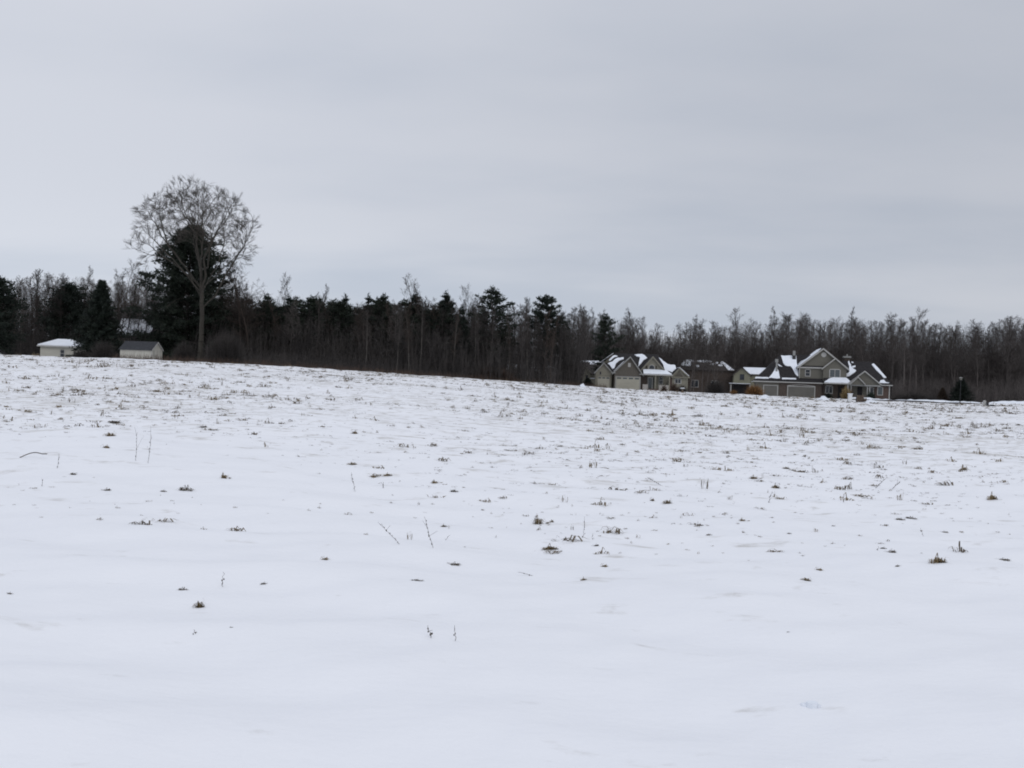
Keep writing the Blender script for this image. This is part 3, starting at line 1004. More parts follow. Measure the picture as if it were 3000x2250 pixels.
    MB().slab([fl(-w / 2 + .9, .35), fl(-w / 2 + 2.8, .35), fl(-w / 2 + 3.2, .97), fl(-w / 2 + 1.7, .97)], (0, 0, .09)).build('snow_patch', 'snow', r)
    MB().slab([fl(w / 2 - 1.5, .05), fl(w / 2 - .2, .05), fl(w / 2 - 2.2, .9), fl(w / 2 - 2.6, .9)], (0, 0, .08)).build('snow_patch', 'snow', r)
    window(root, -w / 4, -w / 4 + 1.4, .4, 1.0, 2.4, mull=1)
    window(root, 1.2, 2.6, .4, 1.0, 2.4, mull=1)
    # green-beige house with snowy roof, left of the two-storey house
    Y = 178.0
    m, w, h = px_box(2150, 2262, 1152, 1098, Y)
    root = empty('olive_house', (m.x, Y, m.z), math.radians(-12))
    tag(root, 'olive beige house with snowy roof just left of the two storey house', 'house')
    l = -w / 2
    gw = w * .42
    MB().slab([(l, 0, 1.9), (l + gw, 0, 1.9), (l + gw, 0, h), (l + gw * .48, 0, h + 1.35), (l, 0, h)], (0, 8, 0)).build('wall', 'siding_green', root)
    MB().box(l + gw + .002, w / 2 + 3, 1.2, 8, -1, h).build('wing_wall', 'siding_green', root)
    MB().box(l, l + gw, .6, 8, -1, 1.898).build('lower_wall', 'dark_recess', root)
    g = MB()
    g.slab([(l - .3, -.4, h - .35), (l + gw * .48, -.4, h + 1.4), (l + gw * .48, 8, h + 1.4), (l - .3, 8, h - .35)], (0, 0, .14))
    g.slab([(l + gw * .48 + .002, -.4, h + 1.4), (l + gw + .3, -.4, h - .35), (l + gw + .3, 8, h - .35), (l + gw * .48 + .002, 8, h + 1.4)], (0, 0, .14))
    g = g.build('roof', 'shingle_brown', root)
    wr = MB().slab([(l + gw * .8, .9, h - .1), (w / 2 + 3.3, .9, h - .1), (w / 2 + 3.3, 4.6, h + 1.45), (l + gw * .55, 4.6, h + 1.45)], (0, 0, .14)).build('wing_roof', 'shingle_brown', root)
    MB().slab([(l + gw * .9, 1.1, h + .14), (w / 2 + 3.2, 1.1, h + .14), (w / 2 + 3.2, 4.5, h + 1.56), (l + gw * .62, 4.5, h + 1.56)], (0, 0, .10)).build('snow_cover', 'snow', wr)
    pr = MB().box(l - .9, l + gw, -1.0, .598, 1.72, 1.88).build('porch_roof', 'shingle', root)
    MB().box(l - .9, l + gw, -1.0, .59, 1.884, 1.98).build('snow_cover', 'snow', pr)
    for u in (l - .7, l + gw - .2):
        MB().box(u, u + .25, -.9, -.65, -1, 1.718).build('porch_post', 'trim_grey', root)
    window(root, l + 1.2, l + 2.1, 0, 2.7, 3.9, frame='siding_green')
    # tan house behind the left house
    Y = 178.0
    m, w, h = px_box(1692, 1775, 1132, 1085, Y)
    root = empty('tan_house', (m.x, Y, m.z), math.radians(-6))
    tag(root, 'tan house with dark roof and snowy ridge behind the three gabled house', 'house')
    side_gable(root, w, 7, h - .6, h + 1.9, 'siding_beige', 'shingle_brown', ov=.4, base=-1, snow=[(.05, .95, .90, .985), (.42, .62, .72, .96)], seed=70)
    gb = gable(root, -w / 2 + .2, -w / 2 + 2.6, -1.6, .0, -1, h - .5, h + .8, 'siding_beige', 'shingle_brown', 'siding_beige', ov=.25, side=.25, wall_name='bay_wall')
    MB().box(-w / 2 + 2.6, -w / 2 + 5.2, -1.4, -.02, h - 1.75, h - 1.6).build('snow_ledge', 'snow', root)
    MB().box(-w / 2 + 2.6, -w / 2 + 5.1, -1.3, -.02, -1, h - 1.752).build('lean_to', 'siding_beige', root)
    window(root, -w / 2 + 1.7, -w / 2 + 2.1, -1.6, 1.2, 2.3, frame='siding_beige')
    # white building glimpsed through the wood
    Y = 178.0
    m, w, h = px_box(1478, 1628, 1112, 1088, Y)
    root = empty('white_barn', (m.x, Y, m.z), math.radians(3))
    tag(root, 'low pale building with snowy roof glimpsed through the trunks left of the houses', 'building')
    side_gable(root, w, 7, h, h + 1.2, 'trim', 'shingle', ov=.3, base=-1.5, snow=[(.01, .99, .1, .97)], seed=80)
    for i in range(4):
        window(root, -w / 2 + 1 + i * 2.4, -w / 2 + 2.0 + i * 2.4, 0, .2, 1.2)


small_buildings()


# ------------------------------------------------------------------ vegetation geometry
def tubes(P0, P1, R0, R1, k=3):
    """open tubes for many segments at once -> verts, quads"""
    P0, P1 = np.asarray(P0, float), np.asarray(P1, float)
    n = len(P0)
    d = P1 - P0
    d /= np.linalg.norm(d, axis=1, keepdims=True) + 1e-9
    ref = np.where(np.abs(d[:, 2:3]) < 0.9, np.array([[0, 0, 1.0]]), np.array([[1.0, 0, 0]]))
    s = np.cross(d, ref)
    s /= np.linalg.norm(s, axis=1, keepdims=True) + 1e-9
    t = np.cross(d, s)
    a = np.arange(k) * 2 * math.pi / k
    ring = s[:, None, :] * np.cos(a)[None, :, None] + t[:, None, :] * np.sin(a)[None, :, None]
    V = np.stack([P0[:, None] + ring * np.asarray(R0)[:, None, None], P1[:, None] + ring * np.asarray(R1)[:, None, None]], 1)
    base = (np.arange(n) * 2 * k)[:, None]
    j = np.arange(k)[None]
    j2 = (j + 1) % k
    Q = np.stack([base + j, base + j2, base + k + j2, base + k + j], -1).reshape(-1, 4)
    return V.reshape(-1, 3), Q


class Segs:
    def __init__(self):
        self.a, self.b, self.ra, self.rb = [], [], [], []

    def add(self, a, b, ra, rb):
        self.a.append(a)
        self.b.append(b)
        self.ra.append(ra)
        self.rb.append(rb)

    def mesh(self, name, k=3):
        V, Q = tubes(self.a, self.b, self.ra, self.rb, k)
        return mesh_np(name, V, Q, smooth=k > 4)


def rot_about(v, axis, ang):
    axis = axis / (np.linalg.norm(axis) + 1e-9)
    return v * math.cos(ang) + np.cross(axis, v) * math.sin(ang) + axis * axis.dot(v) * (1 - math.cos(ang))


def bare_tree(seed, H=16.0, r0=0.17, clear=0.33, spread=0.24, up=0.45, n1=24, n2=7, n3=4, n4=2, fork=False, twig=0.012):
    """straight woodland tree: returns (trunk segs, crown segs)"""
    rs = np.random.RandomState(seed)
    T, C = Segs(), Segs()

    def side(d, ang):
        ax = np.cross(d, rs.normal(size=3))
        return rot_about(d, ax, ang)

    def branch(p, d, L, r, lev, S):
        nseg = (12, 5, 3, 2, 1)[lev]
        pts = [p]
        dirs = []
        for i in range(nseg):
            d = d + rs.normal(size=3) * (0.030, 0.10, 0.14, 0.2, 0.2)[lev] + np.array([0, 0, (0.02, up * 0.20, up * .14, .06, .04)[lev]])
            d = d / np.linalg.norm(d)
            q = p + d * L / nseg
            rr0 = r * (1 - 0.80 * i / nseg)
            rr1 = r * (1 - 0.80 * (i + 1) / nseg)
            S.add(p, q, max(rr0, twig), max(rr1, twig * .8))
            p = q
            pts.append(p)
            dirs.append(d)
        if lev >= 4:
            return
        n = (n1, n2, n3, n4)[lev]
        for i in range(n):
            t = (clear + (1 - clear) * ((i + rs.rand()) / n)) if lev == 0 else (0.22 + 0.78 * (i + rs.rand()) / n)
            f = t * nseg
            j = min(int(f), nseg - 1)
            b = pts[j] + (pts[j + 1] - pts[j]) * (f - j)
            if lev == 0:
                tt = (t - clear) / (1 - clear)
                Lc = H * spread * (1.05 - 0.72 * tt) * (0.45 + 0.55 * min(1, tt * 5 + .3)) * rs.uniform(.65, 1.2)
                ang = rs.uniform(0.6, 1.0) - .25 * tt
            else:
                Lc = L * (0.62, .55, .5, .5)[lev] * (1.1 - .55 * t) * rs.uniform(.7, 1.25)
                ang = rs.uniform(.45, .95)
            branch(b, side(dirs[j], ang), Lc, max(r * (1 - .8 * t) * (.42 if lev == 0 else .55), twig), lev + 1, C)

    lean = rs.normal(size=3) * .03
    d0 = np.array([lean[0], lean[1], 1.0])
    branch(np.array([0, 0, -.3]), d0 / np.linalg.norm(d0), H, r0, 0, T)
    return T, C


def conifer(seed, H, prof, whorls=20, per=6, clumps=6, tri=12, size=0.42, droop=0.0, r0=0.22, base=0.12, dens=1.0, spread=.28, var=(.55, 1.3)):
    """prof(t) = branch reach at relative height t; returns trunk/limb segs and needle triangles"""
    rs = np.random.RandomState(seed)
    T = Segs()
    n = 10
    lean = rs.normal(size=2) * .012 * H
    ctr = lambda t: np.array([lean[0] * t * t, lean[1] * t * t, H * t])
    for i in range(n):
        a, b = i / n, (i + 1) / n
        T.add(ctr(a) + (np.array([0, 0, -.4]) if i == 0 else 0), ctr(b), r0 * (1 - .93 * a), r0 * (1 - .93 * b))
    Cc, Dd = [], []
    for w in range(whorls):
        t = base + (1 - base) * (w + rs.uniform(-.25, .25)) / whorls
        t = min(.985, max(base, t))
        a0 = rs.rand() * 6.28
        for i in range(per):
            if rs.rand() < .08:
                continue
            a = a0 + 6.28 * i / per + rs.normal() * .25
            L = prof(t) * (rs.uniform(*var))
            el = .55 * t - .10 + rs.normal() * .10 - droop * (1 - t)
            d = np.array([math.cos(a) * math.cos(el), math.sin(a) * math.cos(el), math.sin(el)])
            p = ctr(t)
            q = p + d * L + np.array([0, 0, .10 * L])
            T.add(p, q, .012 + .012 * L, .012)
            k = max(2, int(clumps * dens * (0.4 + 0.6 * L / (prof(base + .15) + .01)) + .5))
            for j in range(k):
                s = .25 + .75 * (j + rs.rand()) / k
                Cc.append(p + (q - p) * s + rs.normal(size=3) * np.array([.30, .30, .10]) * spread * 2.2 * (0.3 + L * .16))
                Dd.append(d + np.array([0, 0, .35]))
    for j in range(6):
        Cc.append(ctr(1.0) + rs.normal(size=3) * np.array([.12, .12, .3]) - np.array([0, 0, .2]))
        Dd.append(np.array([0, 0, 1.0]))
    Cc, Dd = np.array(Cc), np.array(Dd)
    V, Fc = needle_tris(rs, Cc, Dd, tri, size, spread)
    return T, V, Fc


def needle_tris(rs, Cc, Dd, tri, size, spread):
    m = len(Cc) * tri
    C = np.repeat(Cc, tri, 0) + rs.normal(size=(m, 3)) * np.array([spread, spread, spread * .6])
    d = np.repeat(Dd, tri, 0) * .6 + rs.normal(size=(m, 3)) * .75
    d /= np.linalg.norm(d, axis=1, keepdims=True)
    s = np.cross(d, rs.normal(size=(m, 3)))
    s /= np.linalg.norm(s, axis=1, keepdims=True) + 1e-9
    L = size * rs.uniform(.6, 1.3, (m, 1))
    W = L * .20
    V = np.stack([C - s * W, C + s * W, C + d * L], 1).reshape(-1, 3)
    return V, np.arange(m * 3).reshape(-1, 3)


def put_tree(name, T, crown_me, bark, leaf, loc, rz=0.0, k=5):
    root = empty(name, loc, rz)
    obj('trunk', T.mesh('trunk', k), MATS[bark], root)
    obj('crown', crown_me, MATS[leaf], root)
    return root


def place_copy(src, loc, rz, s, label=None, group=None):
    c = copy_tree(src)
    c.location = loc
    c.rotation_euler = (0, 0, rz)
    c.scale = s if isinstance(s, tuple) else (s, s, s)
    if label:
        c['label'] = label
    if group:
        c['group'] = group
    return c


def base_at(px, Y):
    """ground point under a column of the photograph at distance Y"""
    a, b = unroll(px, 1125)
    x = a / F * Y
    return Vector((x, Y, gz(x, Y)))


def foot(px, py_top, Y):
    """ground point and height for a thing whose top is seen at (px, py_top) at distance Y"""
    p = at(px, py_top, Y)
    g = gz(p.x, Y)
    return Vector((p.x, Y, g)), p.z - g


# ---- the great bare tree (space colonisation inside its seen outline)
def great_tree():
    rs = np.random.RandomState(11)
    Y = 112.0
    k = Y / F / 2.765
    base = at(586, 1057, Y)
    g = gz(base.x, Y)
    off = base.z - g
    U = lambda zx: (zx - 680) * k
    Hh = lambda zy: (1540 - zy) * k + off
    # rounded clumps of the crown: (zx, zy, radius, depth in m)
    lobes = [(605, 190, 118, 0), (690, 200, 90, 2.5), (520, 210, 95, -2), (850, 270, 120, 1), (930, 330, 100, -2), (1030, 420, 110, 0.5), (1065, 500, 85, -2), (415, 255, 105, 1.5),
             (330, 330, 100, -1.5), (235, 385, 100, 0), (270, 480, 90, 2.5), (170, 570, 90, 0.5), (125, 640, 60, -1), (240, 640, 75, 2), (215, 330, 70, 0), (170, 400, 50, .8), (985, 610, 95, 2), (1010, 680, 70, -1.5),
             (640, 400, 130, 4.2), (640, 380, 130, -4.6), (800, 430, 120, 4.6), (790, 430, 115, -4.8), (480, 430, 115, 4.4), (470, 440, 115, -4.4), (350, 520, 90, 3.8), (360, 520, 95, -4.2),
             (920, 500, 100, 4.0), (900, 520, 100, -4.4), (560, 300, 110, 3.2), (720, 300, 110, -3.4), (640, 520, 100, 6.0), (640, 520, 100, -6.2), (170, 740, 60, 1), (1000, 760, 50, 0.5)]
    pts, par = [], []

    def chain(start, path):
        i = start
        for zx, yy, v in path:
            tgt = np.array([U(zx), v, Hh(yy)])
            p0 = np.array(pts[i])
            n = max(1, int(np.linalg.norm(tgt - p0) / .45))
            for j in range(n):
                w = (j + 1) / n
                pts.append(p0 + (tgt - p0) * w + rs.normal(size=3) * .035)
                par.append(i)
                i = len(pts) - 1
        return i

    pts.append(np.array([U(680), 0, -.4]))
    par.append(-1)
    f1 = chain(0, [(684, 1300, 0), (682, 1110, 0)])
    f2 = chain(f1, [(676, 1040, 0), (672, 960, 0)])
    l1 = chain(f2, [(655, 800, .3), (605, 600, .6), (612, 450, .5), (620, 330, .2), (618, 210, 0)])
    r1 = chain(f2, [(712, 850, -.3), (698, 720, -.8), (740, 640, -1.0), (800, 480, -.6), (830, 370, .6), (850, 290, 1)])
    ra = chain(f1, [(765, 1005, 1.0), (800, 900, 1.4), (850, 780, 1.8), (930, 640, 1.8), (1010, 540, 1.0), (1060, 440, .6)])
    chain(ra - 10, [(1000, 690, -.6), (1040, 640, -1.4)])
    lb = chain(f2, [(560, 800, -.8), (450, 660, -1.2), (340, 530, -.8), (290, 440, -.3), (240, 390, 0)])
    chain(lb - 9, [(360, 440, -1.4), (335, 350, -1.5)])
    lc = chain(f2 - 2, [(560, 860, .9), (440, 770, 1.4), (300, 680, 1.2), (200, 600, .6), (140, 580, .4)])
    chain(lc - 8, [(220, 690, .6), (150, 660, -.6)])
    chain(f2 - 1, [(750, 900, -1.4), (860, 760, -2.6), (920, 600, -3.6), (920, 510, -4.2)])
    chain(l1 - 14, [(560, 480, 1.4), (480, 380, 2.0), (420, 270, 1.6)])
    chain(l1 - 9, [(560, 400, -1.0), (530, 300, -1.6), (520, 220, -2)])
    chain(r1 - 10, [(690, 500, -1.6), (690, 350, -1.0), (700, 230, 1.6)])
    chain(r1 - 6, [(880, 430, -1.6), (930, 350, -2)])
    for zx, zy, dv, st in ((640, 420, 4.4, 6), (790, 450, -5.0, 3), (480, 450, 4.6, 4), (360, 530, -4.4, 0), (920, 520, 4.2, 1)):
        mx, mv = 672 + (zx - 672) * .5, dv * .62
        chain(f2 + st - 1, [(mx, 760, mv), (zx, zy + 60, dv)])
    chain(f2 - 4, [(600, 1020, -.8), (530, 1050, -1.3), (470, 1085, -1.6)])
    chain(f1 + 3, [(790, 1000, -1), (880, 990, -1.6), (960, 1030, -2.0)])
    att = []
    tot = sum(l[2] ** 3 for l in lobes)
    for zx, zy, R_, dv in lobes:
        for _ in range(int(4200 * R_ ** 3 / tot)):
            d = rs.normal(size=3)
            d *= .97 * rs.uniform(.1, 1) ** .42 / np.linalg.norm(d)
            att.append((U(zx - 14) + d[0] * R_ * k, dv + d[1] * R_ * k, Hh(zy) + d[2] * R_ * k * .95))
    att = np.array(att)
    att[:, 0] = U(640) + (att[:, 0] - U(640)) * .94
    di, dk, D = 4.2, .55, .45
    best = np.full(len(att), 1e9)
    who = np.zeros(len(att), int)
    P = np.array(pts)
    for q in range(0, len(P), 200):
        d = np.linalg.norm(att[:, None] - P[None, q:q + 200], axis=2)
        j = d.argmin(1)
        m = d[np.arange(len(att)), j]
        u = m < best
        best[u] = m[u]
        who[u] = j[u] + q
    alive = best > dk
    fork = np.array([U(672), 0, Hh(980)])
    cnt = np.zeros(40000, int)
    for it in range(70):
        alive &= cnt[who] < 3
        act = alive & (best < di)
        if not act.any() or len(pts) > 9000:
            break
        ai = np.nonzero(act)[0]
        v = att[ai] - np.array(pts)[who[ai]]
        v /= np.linalg.norm(v, axis=1, keepdims=True) + 1e-9
        acc = np.zeros((len(pts), 3))
        np.add.at(acc, who[ai], v)
        new = []
        for i in np.unique(who[ai]):
            g_ = acc[i] / (np.linalg.norm(acc[i]) + 1e-9)
            o_ = np.array(pts[i]) - fork
            o_ /= np.linalg.norm(o_) + 1e-9
            p_ = np.array(pts[i]) - np.array(pts[par[i]])
            p_ /= np.linalg.norm(p_) + 1e-9
            e = g_ * .70 + p_ * .65 + o_ * .35 + rs.normal(size=3) * .06
            pts.append(np.array(pts[i]) + e / np.linalg.norm(e) * D)
            par.append(int(i))
            cnt[i] += 1
            new.append(len(pts) - 1)
        Q = np.array([pts[i] for i in new])
        d = np.linalg.norm(att[:, None] - Q[None], axis=2)
        j = d.argmin(1)
        m = d[np.arange(len(att)), j]
        u = m < best
        best[u] = m[u]
        who[u] = np.array(new)[j[u]]
        alive &= best > dk
    n = len(pts)
    w = np.zeros(n)
    kids = np.zeros(n, int)
    for i in range(n - 1, 0, -1):
        if kids[i] == 0:
            w[i] = 1
        w[par[i]] += w[i]
        kids[par[i]] += 1
    r = .0110 * w ** .50
    r = np.minimum(r, .20)
    r = np.maximum(r, .0100)
    for i in range(f2 + 1):
        r[i] = .37 - .11 * i / f2
    T, C = Segs(), Segs()
    for i in range(1, n):
        (T if r[i] > .075 else C).add(pts[par[i]], pts[i], r[par[i]] if r[par[i]] < r[i] * 2.2 else r[i] * 1.3, r[i])
    # flare at the foot
    T.add(np.array([U(680), 0, -.4]), np.array([U(681), 0, .9]), .62, .37)
    def unit(v):
        return v / (np.linalg.norm(v) + 1e-9)

    def spray(p, d, L, lev):
        ns = (4, 3, 1)[lev]
        ra, rb = ((.024, .016), (.0135, .0100), (.0088, .0066))[lev]
        pp = [p]
        for q in range(ns):
            d = unit(d + rs.normal(size=3) * .05 + np.array([0, 0, .04]))
            p2 = p + d * L / ns
            C.add(p, p2, ra + (rb - ra) * q / ns, ra + (rb - ra) * (q + 1) / ns)
            p = p2
            pp.append(p)
        if lev == 2:
            return
        for q in range((7, 4)[lev]):
            t = .2 + .8 * (q + rs.rand()) / (7, 4)[lev]
            f = min(int(t * ns), ns - 1)
            o = pp[f] + (pp[f + 1] - pp[f]) * (t * ns - f)
            ax = unit(np.cross(d, rs.normal(size=3)))
            spray(o, rot_about(d, ax, rs.uniform(.35, .70)), L * (.42, .55)[lev] * (1.15 - .45 * t) * rs.uniform(.75, 1.25), lev + 1)

    for i in range(f2 + 1, n):
        d = np.array(pts[i]) - np.array(pts[par[i]])
        o_ = unit(np.array(pts[i]) - fork)
        if kids[i] == 0:
            for q in range(3):
                spray(np.array(pts[i]), unit(unit(d) + o_ * .5 + rs.normal(size=3) * .30), rs.uniform(.5, .95), 1)
        elif r[i] < .035 and rs.rand() < .38:
            spray(np.array(pts[i]), unit(unit(d) * .6 + o_ * .4 + rs.normal(size=3) * .5), rs.uniform(.4, .8), 1)
    root = empty('great_bare_tree', (base.x, Y, g))
    tag(root, 'tallest bare tree with wide rounded crown rising in front of the big pine', 'tree')
    obj('trunk', T.mesh('trunk', 8), MATS['bark_grey'], root)
    obj('crown', C.mesh('crown', 3), MATS['twig'], root)


great_tree()


def interp(xs, ys):
    return lambda t: float(np.interp(t, xs, ys))


# ---- conifers that can be told apart
def conifers():
    # the big pine behind the great tree
    Y = 127.0
    p, H = foot(556, 660, Y)
    T, V, Fc = conifer(3, H, interp([0, .3, .5, .6, .77, .85, .90, .95, 1], [8.6, 8.0, 6.9, 5.9, 4.7, 3.2, 2.0, 1.0, .2]), whorls=36, per=8, clumps=17, tri=13, size=.48, r0=.42, base=.05, spread=.30, var=(.62, 1.15))
    r = put_tree('big_pine', T, mesh_np('needles', V, Fc), 'bark_dark', 'needle_green', p)
    tag(r, 'big broad dark pine right behind the tallest bare tree', 'tree')
    # spruce left of the dark-roofed shed
    Y = 118.0
    p, H = foot(297, 824, Y)
    T, V, Fc = conifer(5, H, interp([0, .12, .35, .6, .8, .93, 1], [3.7, 3.8, 3.0, 1.9, 1.0, .38, .05]), whorls=40, per=9, clumps=9, tri=11, size=.34, droop=.35, r0=.2, base=.03, spread=.17, var=(.75, 1.15))
    r = put_tree('spruce', T, mesh_np('needles', V, Fc), 'bark_dark', 'needle_dark', p)
    tag(r, 'dark pointed spruce standing between the two sheds', 'tree')
    spruce = r
    # round-topped pine left of it
    Y = 134.0
    p, H = foot(204, 838, Y)
    T, V, Fc = conifer(8, H, interp([0, .15, .4, .6, .75, .88, 1], [2.6, 3.2, 3.9, 3.6, 3.0, 2.0, .5]), whorls=20, per=7, clumps=8, tri=12, size=.45, r0=.22, base=.12, spread=.32)
    r = put_tree('left_pine', T, mesh_np('needles', V, Fc), 'bark_dark', 'needle_dark', p)
    r.name = 'bushy_pine'
    tag(r, 'bushy dark pine behind the snow roofed shed', 'tree')
    bushy = r
    # at the left edge
    Y = 122.0
    p, H = foot(-12, 800, Y)
    r = place_copy(bushy, p, 1.0, (1.0, 1.0, H / bushy_h(bushy)), 'dark pine cut by the left edge of the picture')
    # pines on the skyline in the middle: (px, py top, distance, kind, label)
    T, V, Fc = conifer(21, 15.0, interp([0, .2, .4, .55, .7, .85, .95, 1], [1.2, 2.2, 3.4, 3.7, 3.1, 2.1, 1.1, .3]), whorls=15, per=6, clumps=9, tri=11, size=.42, r0=.22, base=.22, spread=.20)
    pa = put_tree('tall_pine', T, mesh_np('needles', V, Fc), 'bark_dark', 'needle_green', (0, 0, 0))
    T, V, Fc = conifer(22, 15.0, interp([0, .3, .55, .66, .76, .86, .95, 1], [.9, 1.5, 2.4, 2.9, 2.6, 2.0, 1.5, .6]), whorls=16, per=6, clumps=10, tri=11, size=.40, r0=.2, base=.3, spread=.19)
    pb = put_tree('tall_pine', T, mesh_np('needles', V, Fc), 'bark_dark', 'needle_dark', (0, 0, 0))
    T, V, Fc = conifer(23, 15.0, interp([0, .25, .5, .75, .9, 1], [1.5, 2.5, 2.4, 1.5, .8, .2]), whorls=17, per=5, clumps=8, tri=10, size=.40, r0=.18, base=.2, spread=.17)
    pc = put_tree('tall_pine', T, mesh_np('needles', V, Fc), 'bark_dark', 'needle_dark', (0, 0, 0))
    L = [(1446, 847, 137, 'a', 1.22, 'broad many-tipped pine, tallest evergreen on the middle skyline'),
         (1598, 868, 142, 'b', 1.12, 'dark pine with dense round top, right of the broad skyline pine'),
         (1310, 858, 139, 'c', 1.1, 'slim green pine just left of the broad skyline pine'),
         (1776, 924, 172, 'a', .90, 'dark double-tipped pine above the left end of the gabled house'),
         (1215, 862, 143, 'c', 1.25, 'dark pine beside the tall pale bare trees at mid skyline'),
         (1125, 866, 141, 'a', .8, 'dark round-headed pine in the middle of the dark wood'),
         (1082, 866, 140, 'c', .9, 'narrow dark pine tip left of the round-headed pine'),
         (1012, 868, 142, 'c', 1.1, 'small pointed dark pine tip at the middle of the dark wood'),
         (1268, 905, 138, 'b', .9, 'low dark pine under the slim green pine'),
         (925, 880, 138, 'a', .9, 'broad dark pine tip in the left part of the dark wood'),
         (848, 868, 134, 'c', 1.0, 'dark pine tip right of the big pine group'),
         (785, 865, 132, 'a', .8, 'dark pine tip close right of the big pine'),
         (1352, 900, 134, 'c', 1.0, 'shaded pine tip hard against the left of the broad skyline pine'),
         (1645, 925, 146, 'a', .8, 'low pine shoulder right of the dense round-topped pine')]
    src = {'a': pa, 'b': pb, 'c': pc}
    used = set()
    for i, (px, py, Y, k, ws, lab) in enumerate(L):
        p, H = foot(px, py, Y)
        s = H / 15.2
        sc = (ws * s if k != 'b' else ws * s, ws * s, s)
        if k not in used:
            used.add(k)
            o = src[k]
            o.location, o.rotation_euler, o.scale = p, (0, 0, i * 1.7), sc
            tag(o, lab, 'tree')
        else:
            o = place_copy(src[k], p, i * 1.7, sc, lab)
    # hidden darker pines that fill the wood
    rnd = random.Random(4)
    for i in range(42):
        px = 700 + 640 * (i + rnd.random()) / 42
        Y = rnd.uniform(134, 156)
        p, H = foot(px, rnd.uniform(870, 932), Y)
        s = H / 15.2
        o = place_copy(src[rnd.choice('aab')], p, rnd.uniform(0, 6), (s * rnd.uniform(1.0, 1.7), s * rnd.uniform(1.0, 1.7), s),
                       'dark pine massed in the wood ' + ('near' if px < 900 else 'well right of' if px < 1180 else 'left of') + (' the big pine' if px < 1180 else ' the broad skyline pine'),
                       'pines massed in the dark wood')
    # low conifers near the houses
    for px, py, Y, w, lab in ((2817, 1106, 157, .80, 'dark cone-shaped spruce at right behind the lamp post'),
                              (2762, 1134, 159, .7, 'small dim spruce left of the cone-shaped spruce at right'),
                              (1653, 1082, 146, 1.35, 'dense low evergreen at the left corner of the gabled house'),
                              (1683, 1092, 149, 1.1, 'low evergreen between the dense evergreen and the gabled house'),
                              (1722, 1106, 152, 1.25, 'small evergreen shrub in front of the side garage')):
        p, H = foot(px, py, Y)
        s = H / bushy_h(spruce)
        o = place_copy(spruce, p, px * .7, (s * w * 1.95, s * w * 1.95, s * 1.0), lab)
        o.name = 'small_spruce'
        if px == 2762:
            for ch in o.children:
                ch.material_slots[0].link = 'OBJECT'
                ch.material_slots[0].material = MATS['needle_brown']


def bushy_h(root):
    return max(v.co.z for c in root.children if c.name.startswith('crown') for v in c.data.vertices)


conifers()


